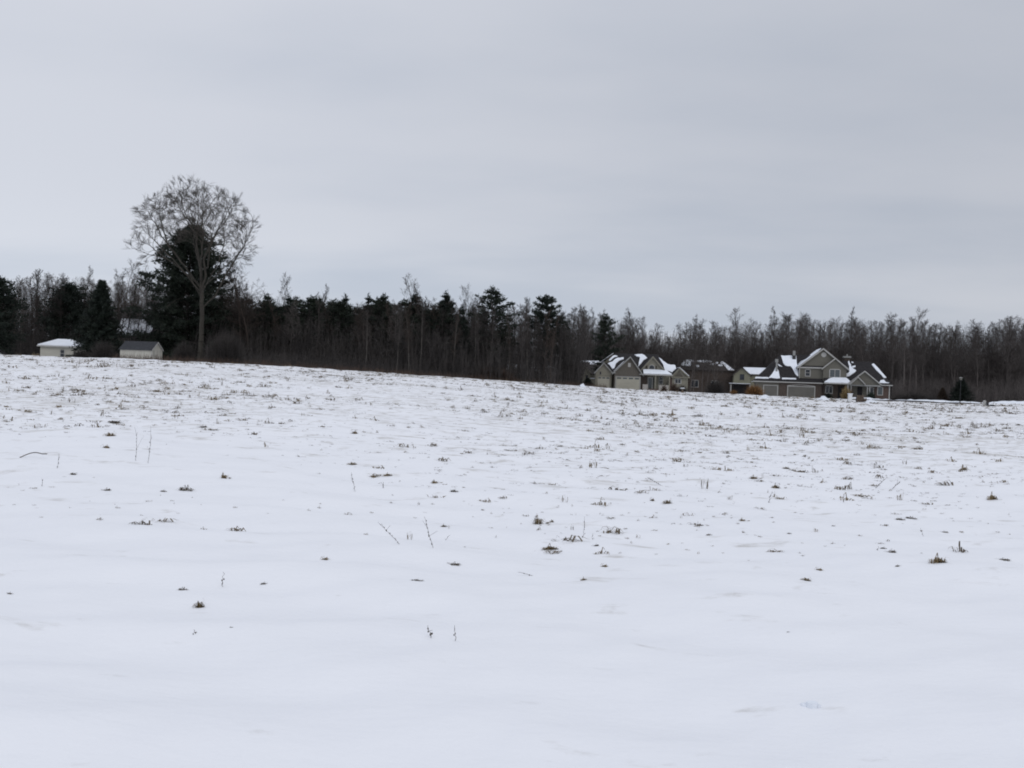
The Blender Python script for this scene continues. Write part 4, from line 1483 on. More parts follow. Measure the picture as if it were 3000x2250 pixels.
# ---- bare woodland trees
def woods():
    rnd = random.Random(9)
    variants = []
    P = [dict(spread=.20, up=.6, clear=.36, n1=24), dict(spread=.27, up=.45, clear=.30, n1=24), dict(spread=.16, up=.7, clear=.42, n1=26), dict(spread=.30, up=.35, clear=.26, n1=24),
         dict(spread=.22, up=.55, clear=.40, n1=28), dict(spread=.18, up=.65, clear=.30, n1=24), dict(spread=.25, up=.5, clear=.34, n1=26)]
    for i, kw in enumerate(P):
        T, C = bare_tree(100 + i, H=16.0, r0=.13 + .02 * (i % 3), n2=8, n3=5, n4=3, twig=.0095, **kw)
        root = empty('bare_tree', (0, 0, 0))
        obj('trunk', T.mesh('trunk', 6), MATS['bark_brown' if i % 2 else 'bark_dark'], root)
        obj('crown', C.mesh('crown', 3), MATS['bark_brown' if i % 2 else 'bark_dark'], root)
        tag(root, 'bare tree', 'tree')
        variants.append(root)
    used = [False] * len(variants)

    def put(px, py, Y, vi, label, group=None, w=1.0, name='bare_tree'):
        p, H = foot(px, py, Y)
        if p is None:
            return
        s = H / 16.0
        src = variants[vi]
        rz = rnd.uniform(0, 6.28)
        if not used[vi]:
            used[vi] = True
            o = src
            o.location, o.rotation_euler, o.scale = p, (0, 0, rz), (s * w, s * w, s)
            o['label'] = label
            if group:
                o['group'] = group
            elif 'group' in o:
                del o['group']
        else:
            o = place_copy(src, p, rz, (s * w, s * w, s), label, group)
            if not group and 'group' in o:
                del o['group']
        o.name = name
        return o

    def haze_tint(o):  # swaps in the lightened bark, haze painted as colour
        for ch in o.children:
            ch.material_slots[0].link = 'OBJECT'
            ch.material_slots[0].material = MATS['bark_hazed']

    # trees that stand out on the skyline
    for px, py, Y, vi, w, lab in ((1245, 818, 146, 1, .95, 'tall pale bare tree standing clear above the dark wood at mid skyline'),
                                  (1218, 838, 149, 2, .9, 'slender bare tree just left of the tall pale one at mid skyline'),
                                  (818, 806, 143, 1, .8, 'lone bare tree top rising right of the big pine'),
                                  (937, 832, 147, 5, .9, 'bare tree top in a tight bundle above the left of the dark wood'),
                                  (1385, 850, 147, 3, .8, 'thin bare tree left of the broad skyline pine'),
                                  (1540, 872, 148, 0, 1.0, 'bare tree between the two prominent skyline pines'),
                                  (240, 778, 139, 5, .9, 'tall bare tree above the spruce by the sheds'),
                                  (716, 765, 128, 3, 1.25, 'dense round-topped bare tree at the right flank of the big pine'),
                                  (742, 800, 127, 1, 1.3, 'second round-topped bare tree sloping down right of the big pine'),
                                  (360, 778, 138, 3, .95, 'bare tree at the left flank of the big pine'),
                                  (120, 790, 140, 0, 1.0, 'bare tree with upright twigs above the snow roofed shed'),
                                  (1855, 912, 192, 4, 1.15, 'bare tree with two upright tops above the gabled house'),
                                  (1885, 928, 192, 0, 1.0, 'bare tree just right of the two-topped one above the gabled house'),
                                  (2265, 905, 197, 2, 1.0, 'tall slim bare tree left of the two storey house roof'),
                                  (2496, 906, 198, 2, 1.0, 'tall slim bare tree over the right wing of the two storey house'),
                                  (2175, 918, 196, 3, 1.1, 'round-topped bare tree above the brown roofed house'),
                                  (2040, 930, 195, 4, 1.0, 'bare tree with clumped top between the two big houses'),
                                  (2036, 1000, 172, 1, .8, 'bare yard tree in front of the brown roofed house'),
                                  (2102, 1010, 170, 3, .8, 'bare yard tree left of the olive beige house'),
                                  (2072, 1030, 168, 1, .9, 'low bare yard tree in the middle before the brown roofed house'),
                                  (2724, 1090, 158, 3, .7, 'small pale bare tree right of the two storey house'),
                                  (2990, 912, 190, 1, 1.0, 'bare tree at the right edge of the picture'),
                                  (2676, 920, 192, 3, 1.0, 'bushy-topped bare tree above the empty yard at right')):
        o = put(px, py, Y, vi, lab, None, w)
        if px > 1800:
            haze_tint(o)
    for px, py, Y, vi, w, lab in ((1076, 905, 121, 2, .8, 'thin pale trunk at the wood edge left of the round-headed pine'),
                                  (1168, 905, 122, 4, .8, 'pale trunk at the wood edge right of the round-headed pine'),
                                  (1204, 895, 122, 5, .8, 'pale trunk at the wood edge left below the tall pale bare tree'),
                                  (1236, 880, 123, 2, .8, 'straightest pale trunk at the wood edge under the tall pale bare tree'),
                                  (1332, 905, 125, 5, .7, 'thin pale trunk at the wood edge under the slim green pine'),
                                  (1400, 905, 127, 4, .7, 'thin pale trunk at the wood edge under the broad skyline pine'),
                                  (1552, 905, 131, 2, .8, 'pale trunk at the wood edge between the two prominent pines'),
                                  (1500, 915, 130, 5, .7, 'thin pale trunk at the wood edge right under the broad skyline pine')):
        put(px, py, Y, vi, lab, None, w)
        o = COL.objects[-1]
        for ch in [c for c in bpy.data.objects if c.parent and c.parent.get('label') == lab]:
            if ch.name.startswith('trunk'):
                ch.data = ch.data.copy()
                ch.data.materials.clear()
                ch.data.materials.append(MATS['bark_pale'])
    # the masses of the wood, by stretch
    sky = interp([-500, 0, 60, 120, 180, 240, 300, 350, 450, 560, 640, 700, 760, 810, 870, 935, 1000, 1100, 1200, 1245, 1300, 1390, 1470, 1540, 1600, 1660, 1720, 1790, 1850, 1900, 1960, 2020, 2100, 2180,
                  2240, 2300, 2400, 2500, 2580, 2680, 2760, 2850, 2920, 3000, 3600],
                 [815, 830, 812, 795, 812, 795, 830, 800, 800, 830, 830, 810, 870, 850, 876, 860, 880, 890, 876, 860, 872, 870, 900, 888, 905, 900, 895, 925, 920, 948, 962, 945, 940, 930, 938, 922, 926, 915, 932,
                  926, 938, 938, 932, 928, 935])
    # stretches of the wood between things one can find
    ST = [(-9999, 20, 'left of the snow roofed shed'), (20, 120, 'above the left half of the snow roofed shed'), (120, 215, 'above the bushy pine by the sheds'), (215, 330, 'above the spruce between the sheds'),
          (330, 620, 'beside and behind the big pine'), (620, 760, 'at the right flank of the big pine'), (760, 880, 'below the lone bare top right of the big pine'), (880, 990, 'around the bundled bare top'),
          (990, 1090, 'around the small pointed pine tip'), (1090, 1190, 'around the round-headed pine'), (1190, 1290, 'below the tall pale bare tree'), (1290, 1390, 'around the slim green pine'),
          (1390, 1500, 'beneath the broad skyline pine'), (1500, 1570, 'between the two prominent skyline pines'), (1570, 1640, 'beneath the dense round-topped pine'), (1640, 1740, 'right of the dense round-topped pine'),
          (1740, 1830, 'by the dark double-tipped pine'), (1830, 1930, 'behind the big garage gable'), (1930, 2020, 'behind the right end of the gabled house'), (2020, 2150, 'behind the brown roofed house'),
          (2150, 2260, 'behind the olive beige house'), (2260, 2340, 'behind the garage roof of the two storey house'), (2340, 2440, 'behind the tall gable of the two storey house'),
          (2440, 2540, 'behind the right wing of the two storey house'), (2540, 2640, 'just right of the two storey house'), (2640, 2760, 'between the two storey house and the small dim spruce'),
          (2760, 2870, 'behind the lamp post and cone-shaped spruce'), (2870, 2950, 'right of the lamp post above the white marker post'), (2950, 9999, 'at the right edge of the picture')]
    for reg, a, b, n, y0, y1 in (('a', -330, 560, 62, 132, 162), ('b', 600, 1720, 100, 127, 160), ('c', 1700, 3120, 124, 178, 212)):
        for i in range(n):
            px = a + (b - a) * (i + rnd.random()) / n
            Y = rnd.uniform(y0, y1)
            if reg == 'c' and px > 2640:
                Y -= 14
            if reg == 'b' and px > 1640:
                Y += 20
            py = sky(px) + abs(rnd.gauss(0, 26))
            t = [q[2] for q in ST if q[0] <= px < q[1]][0]
            o = put(px, py, Y, rnd.randrange(len(variants)), 'bare tree massed in the wood ' + t, 'bare trees ' + t, rnd.uniform(.85, 1.35))
            if reg == 'c':
                haze_tint(o)


woods()


# ---- the mass of the wood behind: twigs and stems no one could count
def wood_mass():
    rs = np.random.RandomState(31)
    T1, C1 = bare_tree(300, H=16, n1=20, n2=6, n3=4, n4=0, spread=.27, clear=.15, up=.5, twig=.022)
    T2, C2 = bare_tree(301, H=16, n1=22, n2=6, n3=4, n4=0, spread=.23, clear=.15, up=.6, twig=.022)
    tm = []
    for T, C in ((T1, C1), (T2, C2)):
        V1, Q1 = tubes(T.a, T.b, T.ra, T.rb, 3)
        V2, Q2 = tubes(C.a, C.b, C.ra, C.rb, 3)
        tm.append((np.vstack([V1, V2]), np.vstack([Q1, Q2 + len(V1)])))
    Vs, Qs, o = [], [], 0
    sky = interp([-500, 0, 300, 560, 760, 1000, 1300, 1500, 1720, 1900, 2020, 2300, 2600, 3000, 3600], [850, 860, 860, 860, 900, 915, 905, 925, 930, 975, 975, 955, 960, 965, 970])
    for i in range(40):
        px = -420 + 3850 * (i + rs.rand()) / 40
        if px < 560:
            Y = rs.uniform(155, 185)
        elif px < 1720:
            Y = rs.uniform(152, 185)
        else:
            Y = rs.uniform(205, 240)
        p, H = foot(px, sky(px) + abs(rs.normal()) * 25, Y)
        V, Q = tm[i % 2]
        a = rs.uniform(0, 6.28)
        s = H / 16
        w = s * rs.uniform(1.0, 1.6)
        x = (V[:, 0] * math.cos(a) - V[:, 1] * math.sin(a)) * w + p.x
        y = (V[:, 0] * math.sin(a) + V[:, 1] * math.cos(a)) * w + p.y
        Vs.append(np.stack([x, y, V[:, 2] * s + p.z], 1))
        Qs.append(Q + o)
        o += len(V)
    # slim stems with fine ascending twigs, packed behind each other
    sk2 = interp([-500, 0, 60, 120, 180, 240, 300, 350, 560, 700, 760, 870, 935, 1000, 1100, 1200, 1300, 1390, 1470, 1540, 1660, 1720, 1790, 1850, 1900, 1960, 2020, 2100, 2180, 2240, 2300, 2400, 2500, 2580,
                  2680, 2760, 2850, 2920, 3000, 3600],
                 [825, 840, 822, 805, 822, 806, 840, 812, 840, 822, 880, 886, 872, 890, 900, 888, 884, 882, 908, 898, 908, 902, 932, 930, 956, 968, 954, 948, 940, 946, 930, 934, 924, 940, 934, 946, 946, 940, 936, 943])
    BB, HH = [], []
    for a, b, y0, y1, n in ((-400, 600, 138, 175, 1500), (600, 1720, 134, 175, 2300), (1700, 3450, 188, 235, 4600)):
        for px in rs.uniform(a, b, n):
            Y = rs.uniform(y0, y1)
            if 1468 < px < 1640 and Y < 185:
                Y += 50
            cl = math.sin(px * .055) * math.sin(px * .023 + 1) + .6 * math.sin(px * .11 + 2)
            p, H = foot(px, sk2(px) + abs(rs.normal()) * 22 - 9 * cl + 4, Y)
            BB.append(p)
            HH.append(H)
    V2, F2 = sticks(rs, np.array(BB), np.array(HH), lean=.05, w=.026, twigs=26, tall=True)
    fx = 1500 + F * V2[F2[:, 0], 0] / V2[F2[:, 0], 1]
    for nm, sel, mt, lb in (('slender_stems', fx < 1760, 'brush', 'dark haze of slender stems and twigs along the top of the left and middle wood'),
                            ('slender_stems', fx >= 1760, 'brush_hazed', 'grey brown haze of slender stems and twigs along the top of the right wood')):
        vv = V2[F2[sel]].reshape(-1, 3)
        tag(obj(nm, mesh_np('twig_mass', vv, np.arange(len(vv)).reshape(-1, 3)), MATS[mt]), lb, 'wood', kind='stuff')
    me = mesh_np('distant_wood', np.vstack(Vs), np.vstack(Qs))
    tag(obj('distant_wood', me, MATS['bark_hazed']), 'distant mass of bare wood closing the view behind the trees', 'wood', kind='stuff')


def sticks(rs, base, hgt, lean=.22, w=.022, twigs=5, tall=False):
    """thin upright stems with side twigs as slender triangles; base (n,3), hgt (n,)"""
    n = len(base)
    d = rs.normal(size=(n, 3)) * lean
    d[:, 2] = 1
    d /= np.linalg.norm(d, axis=1, keepdims=True)
    s = rs.normal(size=(n, 3))
    s[:, 2] = 0
    s /= np.linalg.norm(s, axis=1, keepdims=True)
    Wd = np.broadcast_to(np.asarray(w, float), (n,))[:, None]
    tip = base + d * hgt[:, None]
    V = [np.stack([base - s * Wd, base + s * Wd, tip], 1)]
    for _ in range(twigs):
        t = rs.uniform(.38, .99, (n, 1)) if tall else rs.uniform(.15, .9, (n, 1))
        b = base + (tip - base) * t
        e = d + rs.normal(size=(n, 3)) * (.42 if tall else .65)
        e /= np.linalg.norm(e, axis=1, keepdims=True)
        L = hgt[:, None] * rs.uniform(.2, .5, (n, 1)) * (1.1 - t) * (.75 if tall else 1)
        s2 = np.cross(e, rs.normal(size=(n, 3)))
        s2 /= np.linalg.norm(s2, axis=1, keepdims=True) + 1e-9
        V.append(np.stack([b - s2 * Wd * .7, b + s2 * Wd * .7, b + e * L], 1))
    V = np.concatenate(V).reshape(-1, 3)
    return V, np.arange(len(V)).reshape(-1, 3)


def undergrowth():
    rs = np.random.RandomState(41)
    B, Hh = [], []
    # (px range, distance range, count, height range)
    for a, b, y0, y1, n, h0, h1 in ((-350, 560, 128, 165, 5200, 2.0, 6.5), (600, 1480, 113, 128, 3200, 1.0, 3.0), (560, 1640, 122, 158, 11000, 2.0, 8.5), (1450, 1660, 132, 150, 700, 1.0, 2.6), (590, 800, 130, 146, 2600, 6.0, 11.5), (370, 480, 130, 142, 900, 3.0, 7.0), (-350, 600, 140, 190, 4500, 5.0, 12.0), (600, 1700, 138, 185, 8000, 5.0, 12.5), (1690, 3400, 200, 262, 21000, 6.0, 15.5), (2640, 3400, 176, 200, 3000, 5.0, 13.0),
                                    (1790, 3330, 184, 222, 12000, 2.0, 9.0), (2620, 3330, 160, 182, 6000, 1.5, 6.0), (-350, 110, 124, 134, 700, 1.0, 2.4)):
        px = rs.uniform(a, b, n)
        Y = rs.uniform(y0, y1, n)
        if (a, b) == (600, 1480):
            Y = Y + np.clip((px - 1000) * .022, -6, 12)
        X = (px - 1500) / F * Y
        gap = (px > 1468) & (px < 1640) & (rs.rand(n) < .72)
        Y = np.where(gap, Y + 70, Y)
        X = (px - 1500) / F * Y
        cl = np.sin(px * .021 + 1.3) * .5 + np.sin(px * .0073 + Y * .1) * .5
        h = rs.uniform(0, 1, n) ** 1.4 * (h1 - h0) * (1 + .25 * cl) + h0
        B.append(np.stack([X, Y, gz_np(X, Y, False) - .1], 1))
        Hh.append(h)
    B, Hh = np.concatenate(B), np.concatenate(Hh)
    V, Fc = sticks(rs, B, Hh, lean=.14, w=.020 + .0035 * Hh, twigs=7)
    fx = 1500 + F * V[Fc[:, 0], 0] / V[Fc[:, 0], 1]
    for sel, mt, lb in ((fx < 1740, 'brush', 'tangled leafless undergrowth filling the foot of the left and middle wood'),
                        (fx >= 1740, 'brush_hazed', 'tangled leafless undergrowth filling the foot of the wood behind the houses')):  # this side takes the brush colour lifted to imitate haze
        vv = V[Fc[sel]].reshape(-1, 3)
        tag(obj('undergrowth', mesh_np('undergrowth', vv, np.arange(len(vv)).reshape(-1, 3)), MATS[mt]), lb, 'undergrowth', kind='stuff')
    # long dead grass and weeds along the field edge
    n = 5200
    px = rs.uniform(330, 1780, n)
    crest_d = np.interp((px - 1500) / F, _fine, _fd)
    Y = crest_d + rs.uniform(1.0, 10, n)
    X = (px - 1500) / F * Y
    V, Fc = sticks(rs, np.stack([X, Y, gz_np(X, Y, False) - .05], 1), rs.uniform(.3, 1.1, n), lean=.35, w=.02, twigs=2)
    tag(obj('field_edge_weeds', mesh_np('field_edge_weeds', V, Fc), MATS['brush_red']), 'strip of dead brown weeds along the far field edge', 'weeds', kind='stuff')


wood_mass()
undergrowth()


# ------------------------------------------------------------------ shrubs and small things near the houses
def dome_shrub(name, px0, px1, py0, py1, Y, m, n, label, lean=.5, w=.02, seed=0, cat='shrub', flat=1.0):
    rs = np.random.RandomState(seed)
    a, b = at(px0, py1, Y), at(px1, py1, Y)
    x = (a.x + b.x) / 2
    top = at((px0 + px1) / 2, py0, Y)
    g = gz(x, Y)
    W, H = (b.x - a.x) / 2, top.z - g
    th = rs.uniform(0, 6.28, n)
    el = np.arccos(rs.uniform(0.02, 1, n))
    L = rs.uniform(.75, 1.05, n)
    d = np.stack([np.sin(el) * np.cos(th) * W, np.sin(el) * np.sin(th) * W * flat, np.cos(el) * H], 1) * L[:, None]
    base = rs.normal(size=(n, 3)) * np.array([W * .16, W * .16 * flat, 0])
    s = np.cross(d, rs.normal(size=(n, 3)))
    s /= np.linalg.norm(s, axis=1, keepdims=True) + 1e-9
    V = [np.stack([base - s * w, base + s * w, base + d], 1)]
    for k in range(3):
        t = rs.uniform(.35, .9, (n, 1))
        e = d + rs.normal(size=(n, 3)) * np.array([W, W, H]) * .35
        b2 = base + d * t
        V.append(np.stack([b2 - s * w * .8, b2 + s * w * .8, b2 + e * .35], 1))
    V = np.concatenate(V).reshape(-1, 3)
    V[:, 2] = np.maximum(V[:, 2], -.05)
    root = empty(name, (x, Y, g))
    tag(root, label, cat)
    obj('stems', mesh_np('stems', V, np.arange(len(V)).reshape(-1, 3)), MATS[m], root)
    k = rs.choice(n, min(n, 60), replace=False)
    obj('main_stems', _stem_mesh(base[k], d[k]), MATS['weed_stem'], root)
    return root


def _stem_mesh(b, d):
    V, Q = tubes(b, b + d * .8, np.full(len(b), .02), np.full(len(b), .01), 3)
    return mesh_np('main_stems', V, Q)


def yard_things():
    dome_shrub('orange_shrub', 2184, 2236, 1128, 1162, 147, 'orange_bush', 900, 'rounded orange brown shrub left of the small garage door', seed=1)
    dome_shrub('ochre_shrub', 2138, 2160, 1142, 1157, 148, 'orange_bush', 320, 'small ochre shrub left of the rounded orange shrub', seed=2)
    dome_shrub('plume_grass', 2463, 2492, 1134, 1172, 143, 'tan_plume', 620, 'tall tan ornamental grass clump before the porch of the two storey house', seed=3, cat='ornamental grass')
    dome_shrub('rusty_shrub', 2486, 2500, 1138, 1165, 146, 'brush_red', 200, 'rusty dark shrub behind the tan ornamental grass', seed=4)
    dome_shrub('porch_evergreen', 2540, 2563, 1150, 1173, 146, 'needle_dark', 500, 'dark evergreen shrub below the right porch posts', w=.04, seed=5)
    dome_shrub('porch_evergreen', 2412, 2440, 1152, 1168, 147, 'needle_dark', 300, 'dark low evergreen shrub beside the right end of the wide garage door', w=.04, seed=6)
    dome_shrub('red_shrub', 1960, 1990, 1122, 1146, 152, 'brush_red', 360, 'reddish shrub under the right gable of the gabled house', seed=7)
    dome_shrub('red_shrub', 1936, 1956, 1128, 1145, 151, 'brush_red', 260, 'small reddish shrub before the pale porch parapet', seed=8)
    dome_shrub('dark_shrub', 1985, 2014, 1126, 1146, 152, 'brush', 400, 'dark shrub at the right corner of the gabled house', seed=9)
    dome_shrub('russet_thicket', 1385, 1500, 1076, 1122, 126, 'brush_red', 2600, 'wide russet thicket at the field edge below the broad skyline pine', seed=10, w=.022)
    dome_shrub('dark_thicket', 2064, 2124, 1112, 1160, 162, 'brush', 900, 'dark leafless thicket in front of the brown roofed house', seed=12, w=.022)
    dome_shrub('brown_bush', 266, 338, 1000, 1056, 112, 'brush', 1500, 'brown leafless bush at the foot of the spruce by the sheds', seed=13, w=.016)
    dome_shrub('brown_bush', 212, 262, 1024, 1054, 112, 'brush', 800, 'low brown bush against the right end of the snow roofed shed', seed=14, w=.016)
    dome_shrub('low_hedge', 2612, 2740, 1152, 1186, 158, 'brush', 1400, 'dark low hedge running right from the two storey house', seed=15, w=.03, flat=.25)
    dome_shrub('brown_bush', 506, 570, 1005, 1064, 113, 'brush', 2000, 'brown bush at the left of the great tree trunk', seed=16, w=.016)
    dome_shrub('brown_bush', 600, 720, 975, 1070, 110, 'brush', 2600, 'brown bush at the right of the great tree trunk', seed=17, w=.016)
    # bird bath with a cap of snow
    p = on_ground(1999, 1150)
    r = empty('bird_bath', (p.x, p.y, p.z))
    tag(r, 'small brown pedestal with a snow cap before the gabled house', 'bird bath')
    MB().cyl(0, 0, -.1, .12, .30, .24).cyl(0, 0, .121, .52, .15, .13).build('pedestal', 'wood_brown', r)
    b = MB().cyl(0, 0, .521, .66, .22, .42).build('bowl', 'concrete', r)
    MB().cyl(0, 0, .662, .74, .40, .30).build('snow_cap', 'snow', b)
    # lamp post at right
    Y = 142.5
    p, H = foot(2815, 1105, Y)
    r = empty('lamp_post', p)
    tag(r, 'black post with a pale lantern head in front of the cone-shaped spruce', 'lamp post')
    MB().cyl(0, 0, -.3, .35, .10, .08).cyl(0, 0, .351, H - .55, .045, .04).build('post', 'dark_metal', r)
    MB().box(-.35, .35, -.05, .05, H - .549, H - .47).build('bracket', 'dark_metal', r)
    hd = MB().cyl(0, 0, H - .469, H - .12, .18, .26, 6).build('lantern', 'lamp_glass', r)
    MB().cyl(0, 0, H - .119, H, .34, .10, 8).build('cap', 'trim_grey', hd)
    # white post and dark objects at far right
    p = on_ground(2884, 1188)
    r = empty('marker_post', p)
    tag(r, 'short white marker post at the right beyond the lamp post', 'post')
    MB().box(-.17, .17, -.12, .12, -.3, .60).build('post', 'trim', r)
    MB().slab([(-.19, -.14, .602), (.19, -.14, .602), (0, -.14, .70)], (0, .28, 0)).build('cap', 'trim', r)
    p = on_ground(2893, 1189)
    r = empty('utility_pedestal', p)
    tag(r, 'thin dark utility pedestal right of the white marker post', 'utility box')
    MB().box(-.12, .12, -.1, .1, -.3, .40).build('body', 'dark_metal', r)
    MB().box(-.15, .15, -.13, .13, .402, .46).build('lid', 'dark_metal', r)
    p = on_ground(2906, 1190)
    r = empty('boulder', p)
    rs = np.random.RandomState(3)
    mb = MB()
    ring = []
    mb.slab([(.45 * math.cos(i * .785) * (1 + .2 * rs.rand()), .35 * math.sin(i * .785), -.1) for i in range(8)], (0.03, 0, .24))
    mb.build('rock', 'dark_metal', r)
    MB().slab([(.3 * math.cos(i * .785), .24 * math.sin(i * .785), .141) for i in range(8)], (0.02, 0, .06)).build('top', 'asphalt', r)
    tag(r, 'low dark boulder on the snow at the far right', 'rock')
    # mailbox / planter things before the porch of the right house
    p = on_ground(2490, 1176)
    r = empty('white_pillar', p)
    tag(r, 'short white pillar right of the tan ornamental grass', 'pillar')
    MB().box(-.22, .22, -.2, .2, -.2, .95).build('shaft', 'white_paint', r)
    MB().box(-.27, .27, -.25, .25, .952, 1.04).build('cap', 'snow', r)
    for px, w, h, lab in ((2518, .45, .80, 'brown wooden crate standing before the porch of the two storey house'), (2531, .25, .42, 'smaller brown wooden box right of the wooden crate')):
        p = on_ground(px, 1177)
        r = empty('wooden_crate', p)
        tag(r, lab, 'crate')
        for u in (-w, w - .08):
            MB().box(u, u + .08, -.3, -.22, -.1, h).build('corner_post', 'wood_brown', r)
        MB().box(-w + .08, w - .08, -.24, .3, -.1, h * .94).build('box', 'dark_recess', r)
        for i in range(4):
            z = h * (.05 + .24 * i)
            MB().box(-w + .081, w - .081, -.29, -.242, z, z + h * .15).build('slat', 'wood_brown', r)
        MB().box(-w, w, -.31, .31, h + .001, h + .07).build('lid', 'wood_brown', r)
    # snow piles
    for px, py, w, h, lab in ((2411, 1172, 1.1, .55, 'pile of shovelled snow at the right of the wide garage door'), (2240, 1166, .9, .45, 'small snow heap at the left of the small garage door'),
                              (1706, 1133, .6, .42, 'snow heap at the left of the small evergreen shrub'), (2552, 1180, 1.2, .4, 'low snow heap below the right porch')):
        p = on_ground(px, py)
        rs = np.random.RandomState(int(px))
        rings, k = 5, 14
        V = [[0, 0, h]]
        for i in range(1, rings + 1):
            t = i / rings
            for j in range(k):
                a = 6.283 * j / k
                q = w * t * (1 + .18 * rs.normal())
                V.append([q * math.cos(a), q * .7 * math.sin(a), h * (math.cos(t * math.pi) * .5 + .5) * (1 + .15 * rs.normal()) - .05 * (t == 1)])
        Ft = [[0, 1 + j, 1 + (j + 1) % k] for j in range(k)]
        Fq = [[1 + (i - 1) * k + j, 1 + i * k + j, 1 + i * k + (j + 1) % k, 1 + (i - 1) * k + (j + 1) % k] for i in range(1, rings) for j in range(k)]
        o = obj('snow_pile', mesh_np('snow_pile', np.array(V), [np.array(Ft), np.array(Fq)], True), MATS['snow'], None, (p.x, p.y, p.z))
        tag(o, lab, 'snow pile')
    p = on_ground(2376, 2070)
    mb = MB()
    rs = np.random.RandomState(8)
    for q, (dx, dy, w, h) in enumerate(((0, 0, .028, .022), (-.035, .01, .018, .010), (.03, -.006, .016, .012))):
        mb.slab([(dx + w * math.cos(i * .9) * rs.uniform(.8, 1.2), dy + w * math.sin(i * .9) * rs.uniform(.8, 1.2), -.01) for i in range(7)], (.004, 0, h + .01))
    o = mb.build('snow_clod', 'snow')
    o.location = p
    tag(o, 'small clod of snow on the smooth near snow at lower right', 'snow clod')
    # road behind the snow bank at right, a little raised
    V, Q = [], []
    xs = np.linspace(2455, 2925, 30)
    for i, px in enumerate(xs):
        Y = 138.8
        x = (px - 1500) / F * Y
        z = gz(x, Y)
        hh = .17 * min(1, i / 5, (29 - i) / 4)
        V += [[x, Y, z - .2], [x, Y + .05, z + hh], [x, Y + 3.4, z + hh], [x, Y + 3.5, z - .2]]
    n = len(xs)
    for i in range(n - 1):
        for j in range(3):
            Q.append([4 * i + j, 4 * (i + 1) + j, 4 * (i + 1) + j + 1, 4 * i + j + 1])
    tag(obj('road', mesh_np('road', np.array(V), np.array(Q)), MATS['asphalt']), kind='structure')
    # bank of ploughed snow along the far side of the road
    rs = np.random.RandomState(5)
    V, Q = [], []
    n = 60
    for i, px in enumerate(np.linspace(2440, 3150, n)):
        e = min(1, i / 8, (n - 1 - i) / 8)
        for j, (dy, f) in enumerate(((0, -.2), (.4, .45), (1.0, .9), (1.9, 1.0), (3.0, .7), (4.5, -.2))):
            Y = 142.6 + dy + .2 * math.sin(i * .5)
            x = (px - 1500) / F * Y
            V.append([x, Y, gz(x, Y) + f * (.36 + .10 * math.sin(i * .31) + .05 * rs.normal()) * e - .02])
    for i in range(n - 1):
        for j in range(5):
            Q.append([6 * i + j, 6 * (i + 1) + j, 6 * (i + 1) + j + 1, 6 * i + j + 1])
    tag(obj('snow_bank', mesh_np('snow_bank', np.array(V), np.array(Q), True), MATS['snow']), kind='structure')
    # driveway in front of the wide garage door
    V, Q = [], []
    for i, px in enumerate(np.linspace(2300, 2420, 12)):
        x = (px - 1500) / F * 145.0
        for Y in (143.0, 148.6):
            X = x * Y / 145.0
            V.append([X, Y, gz(X, Y) + .06])
    for i in range(11):
        Q.append([2 * i, 2 * i + 2, 2 * i + 3, 2 * i + 1])
    tag(obj('driveway', mesh_np('driveway', np.array(V), np.array(Q)), MATS['concrete']), kind='structure')


yard_things()


# ------------------------------------------------------------------ grass and weeds standing out of the snow
def tuft_mesh(name, seed, n=60, w=.12, h=.07, bw=.004, lay=1.0):
    """a mat of dead blades: arching ribbons that fall outwards"""
    rs = np.random.RandomState(seed)
    V, Q = [], []
    nc = rs.randint(2, 5)
    cs = [(rs.uniform(-.8, .8) * w, rs.uniform(-.35, .35) * w, rs.uniform(.25, .65), rs.uniform(.45, 1.15)) for _ in range(nc)]
    cs[0] = (rs.uniform(-.3, .3) * w, 0, .75, 1.15)
    for i in range(n):
        cx, cy, cr, ch = cs[0 if rs.rand() < .45 else rs.randint(nc)]
        a = rs.uniform(0, 6.28) if rs.rand() < .6 else rs.normal() * .5
        d = np.array([math.cos(a), math.sin(a) * .8])
        rb = w * .5 * cr * math.sqrt(rs.rand())
        a2 = rs.uniform(0, 6.28)
        b = np.array([cx + math.cos(a2) * rb * 1.2, cy + math.sin(a2) * rb * .8])
        L = w * cr * rs.uniform(.35, 1.0) * lay
        hh = h * ch * rs.uniform(.25, 1.0) * (1.9 if rs.rand() < .07 else 1)
        s = np.array([-d[1], d[0]]) * bw * rs.uniform(.7, 1.4)
        pts = [(b, -.02), (b + d * L * .35, hh), (b + d * L * .8, hh * rs.uniform(.35, .9)), (b + d * L * 1.05, hh * rs.uniform(0, .5))]
        k = len(V)
        for j, (p, z) in enumerate(pts):
            f = (1, 1, .7, .15)[j]
            V += [[p[0] - s[0] * f, p[1] - s[1] * f, z], [p[0] + s[0] * f, p[1] + s[1] * f, z]]
        for j in range(3):
            Q.append([k + 2 * j, k + 2 * j + 1, k + 2 * j + 3, k + 2 * j + 2])
    return np.array(V), np.array(Q)


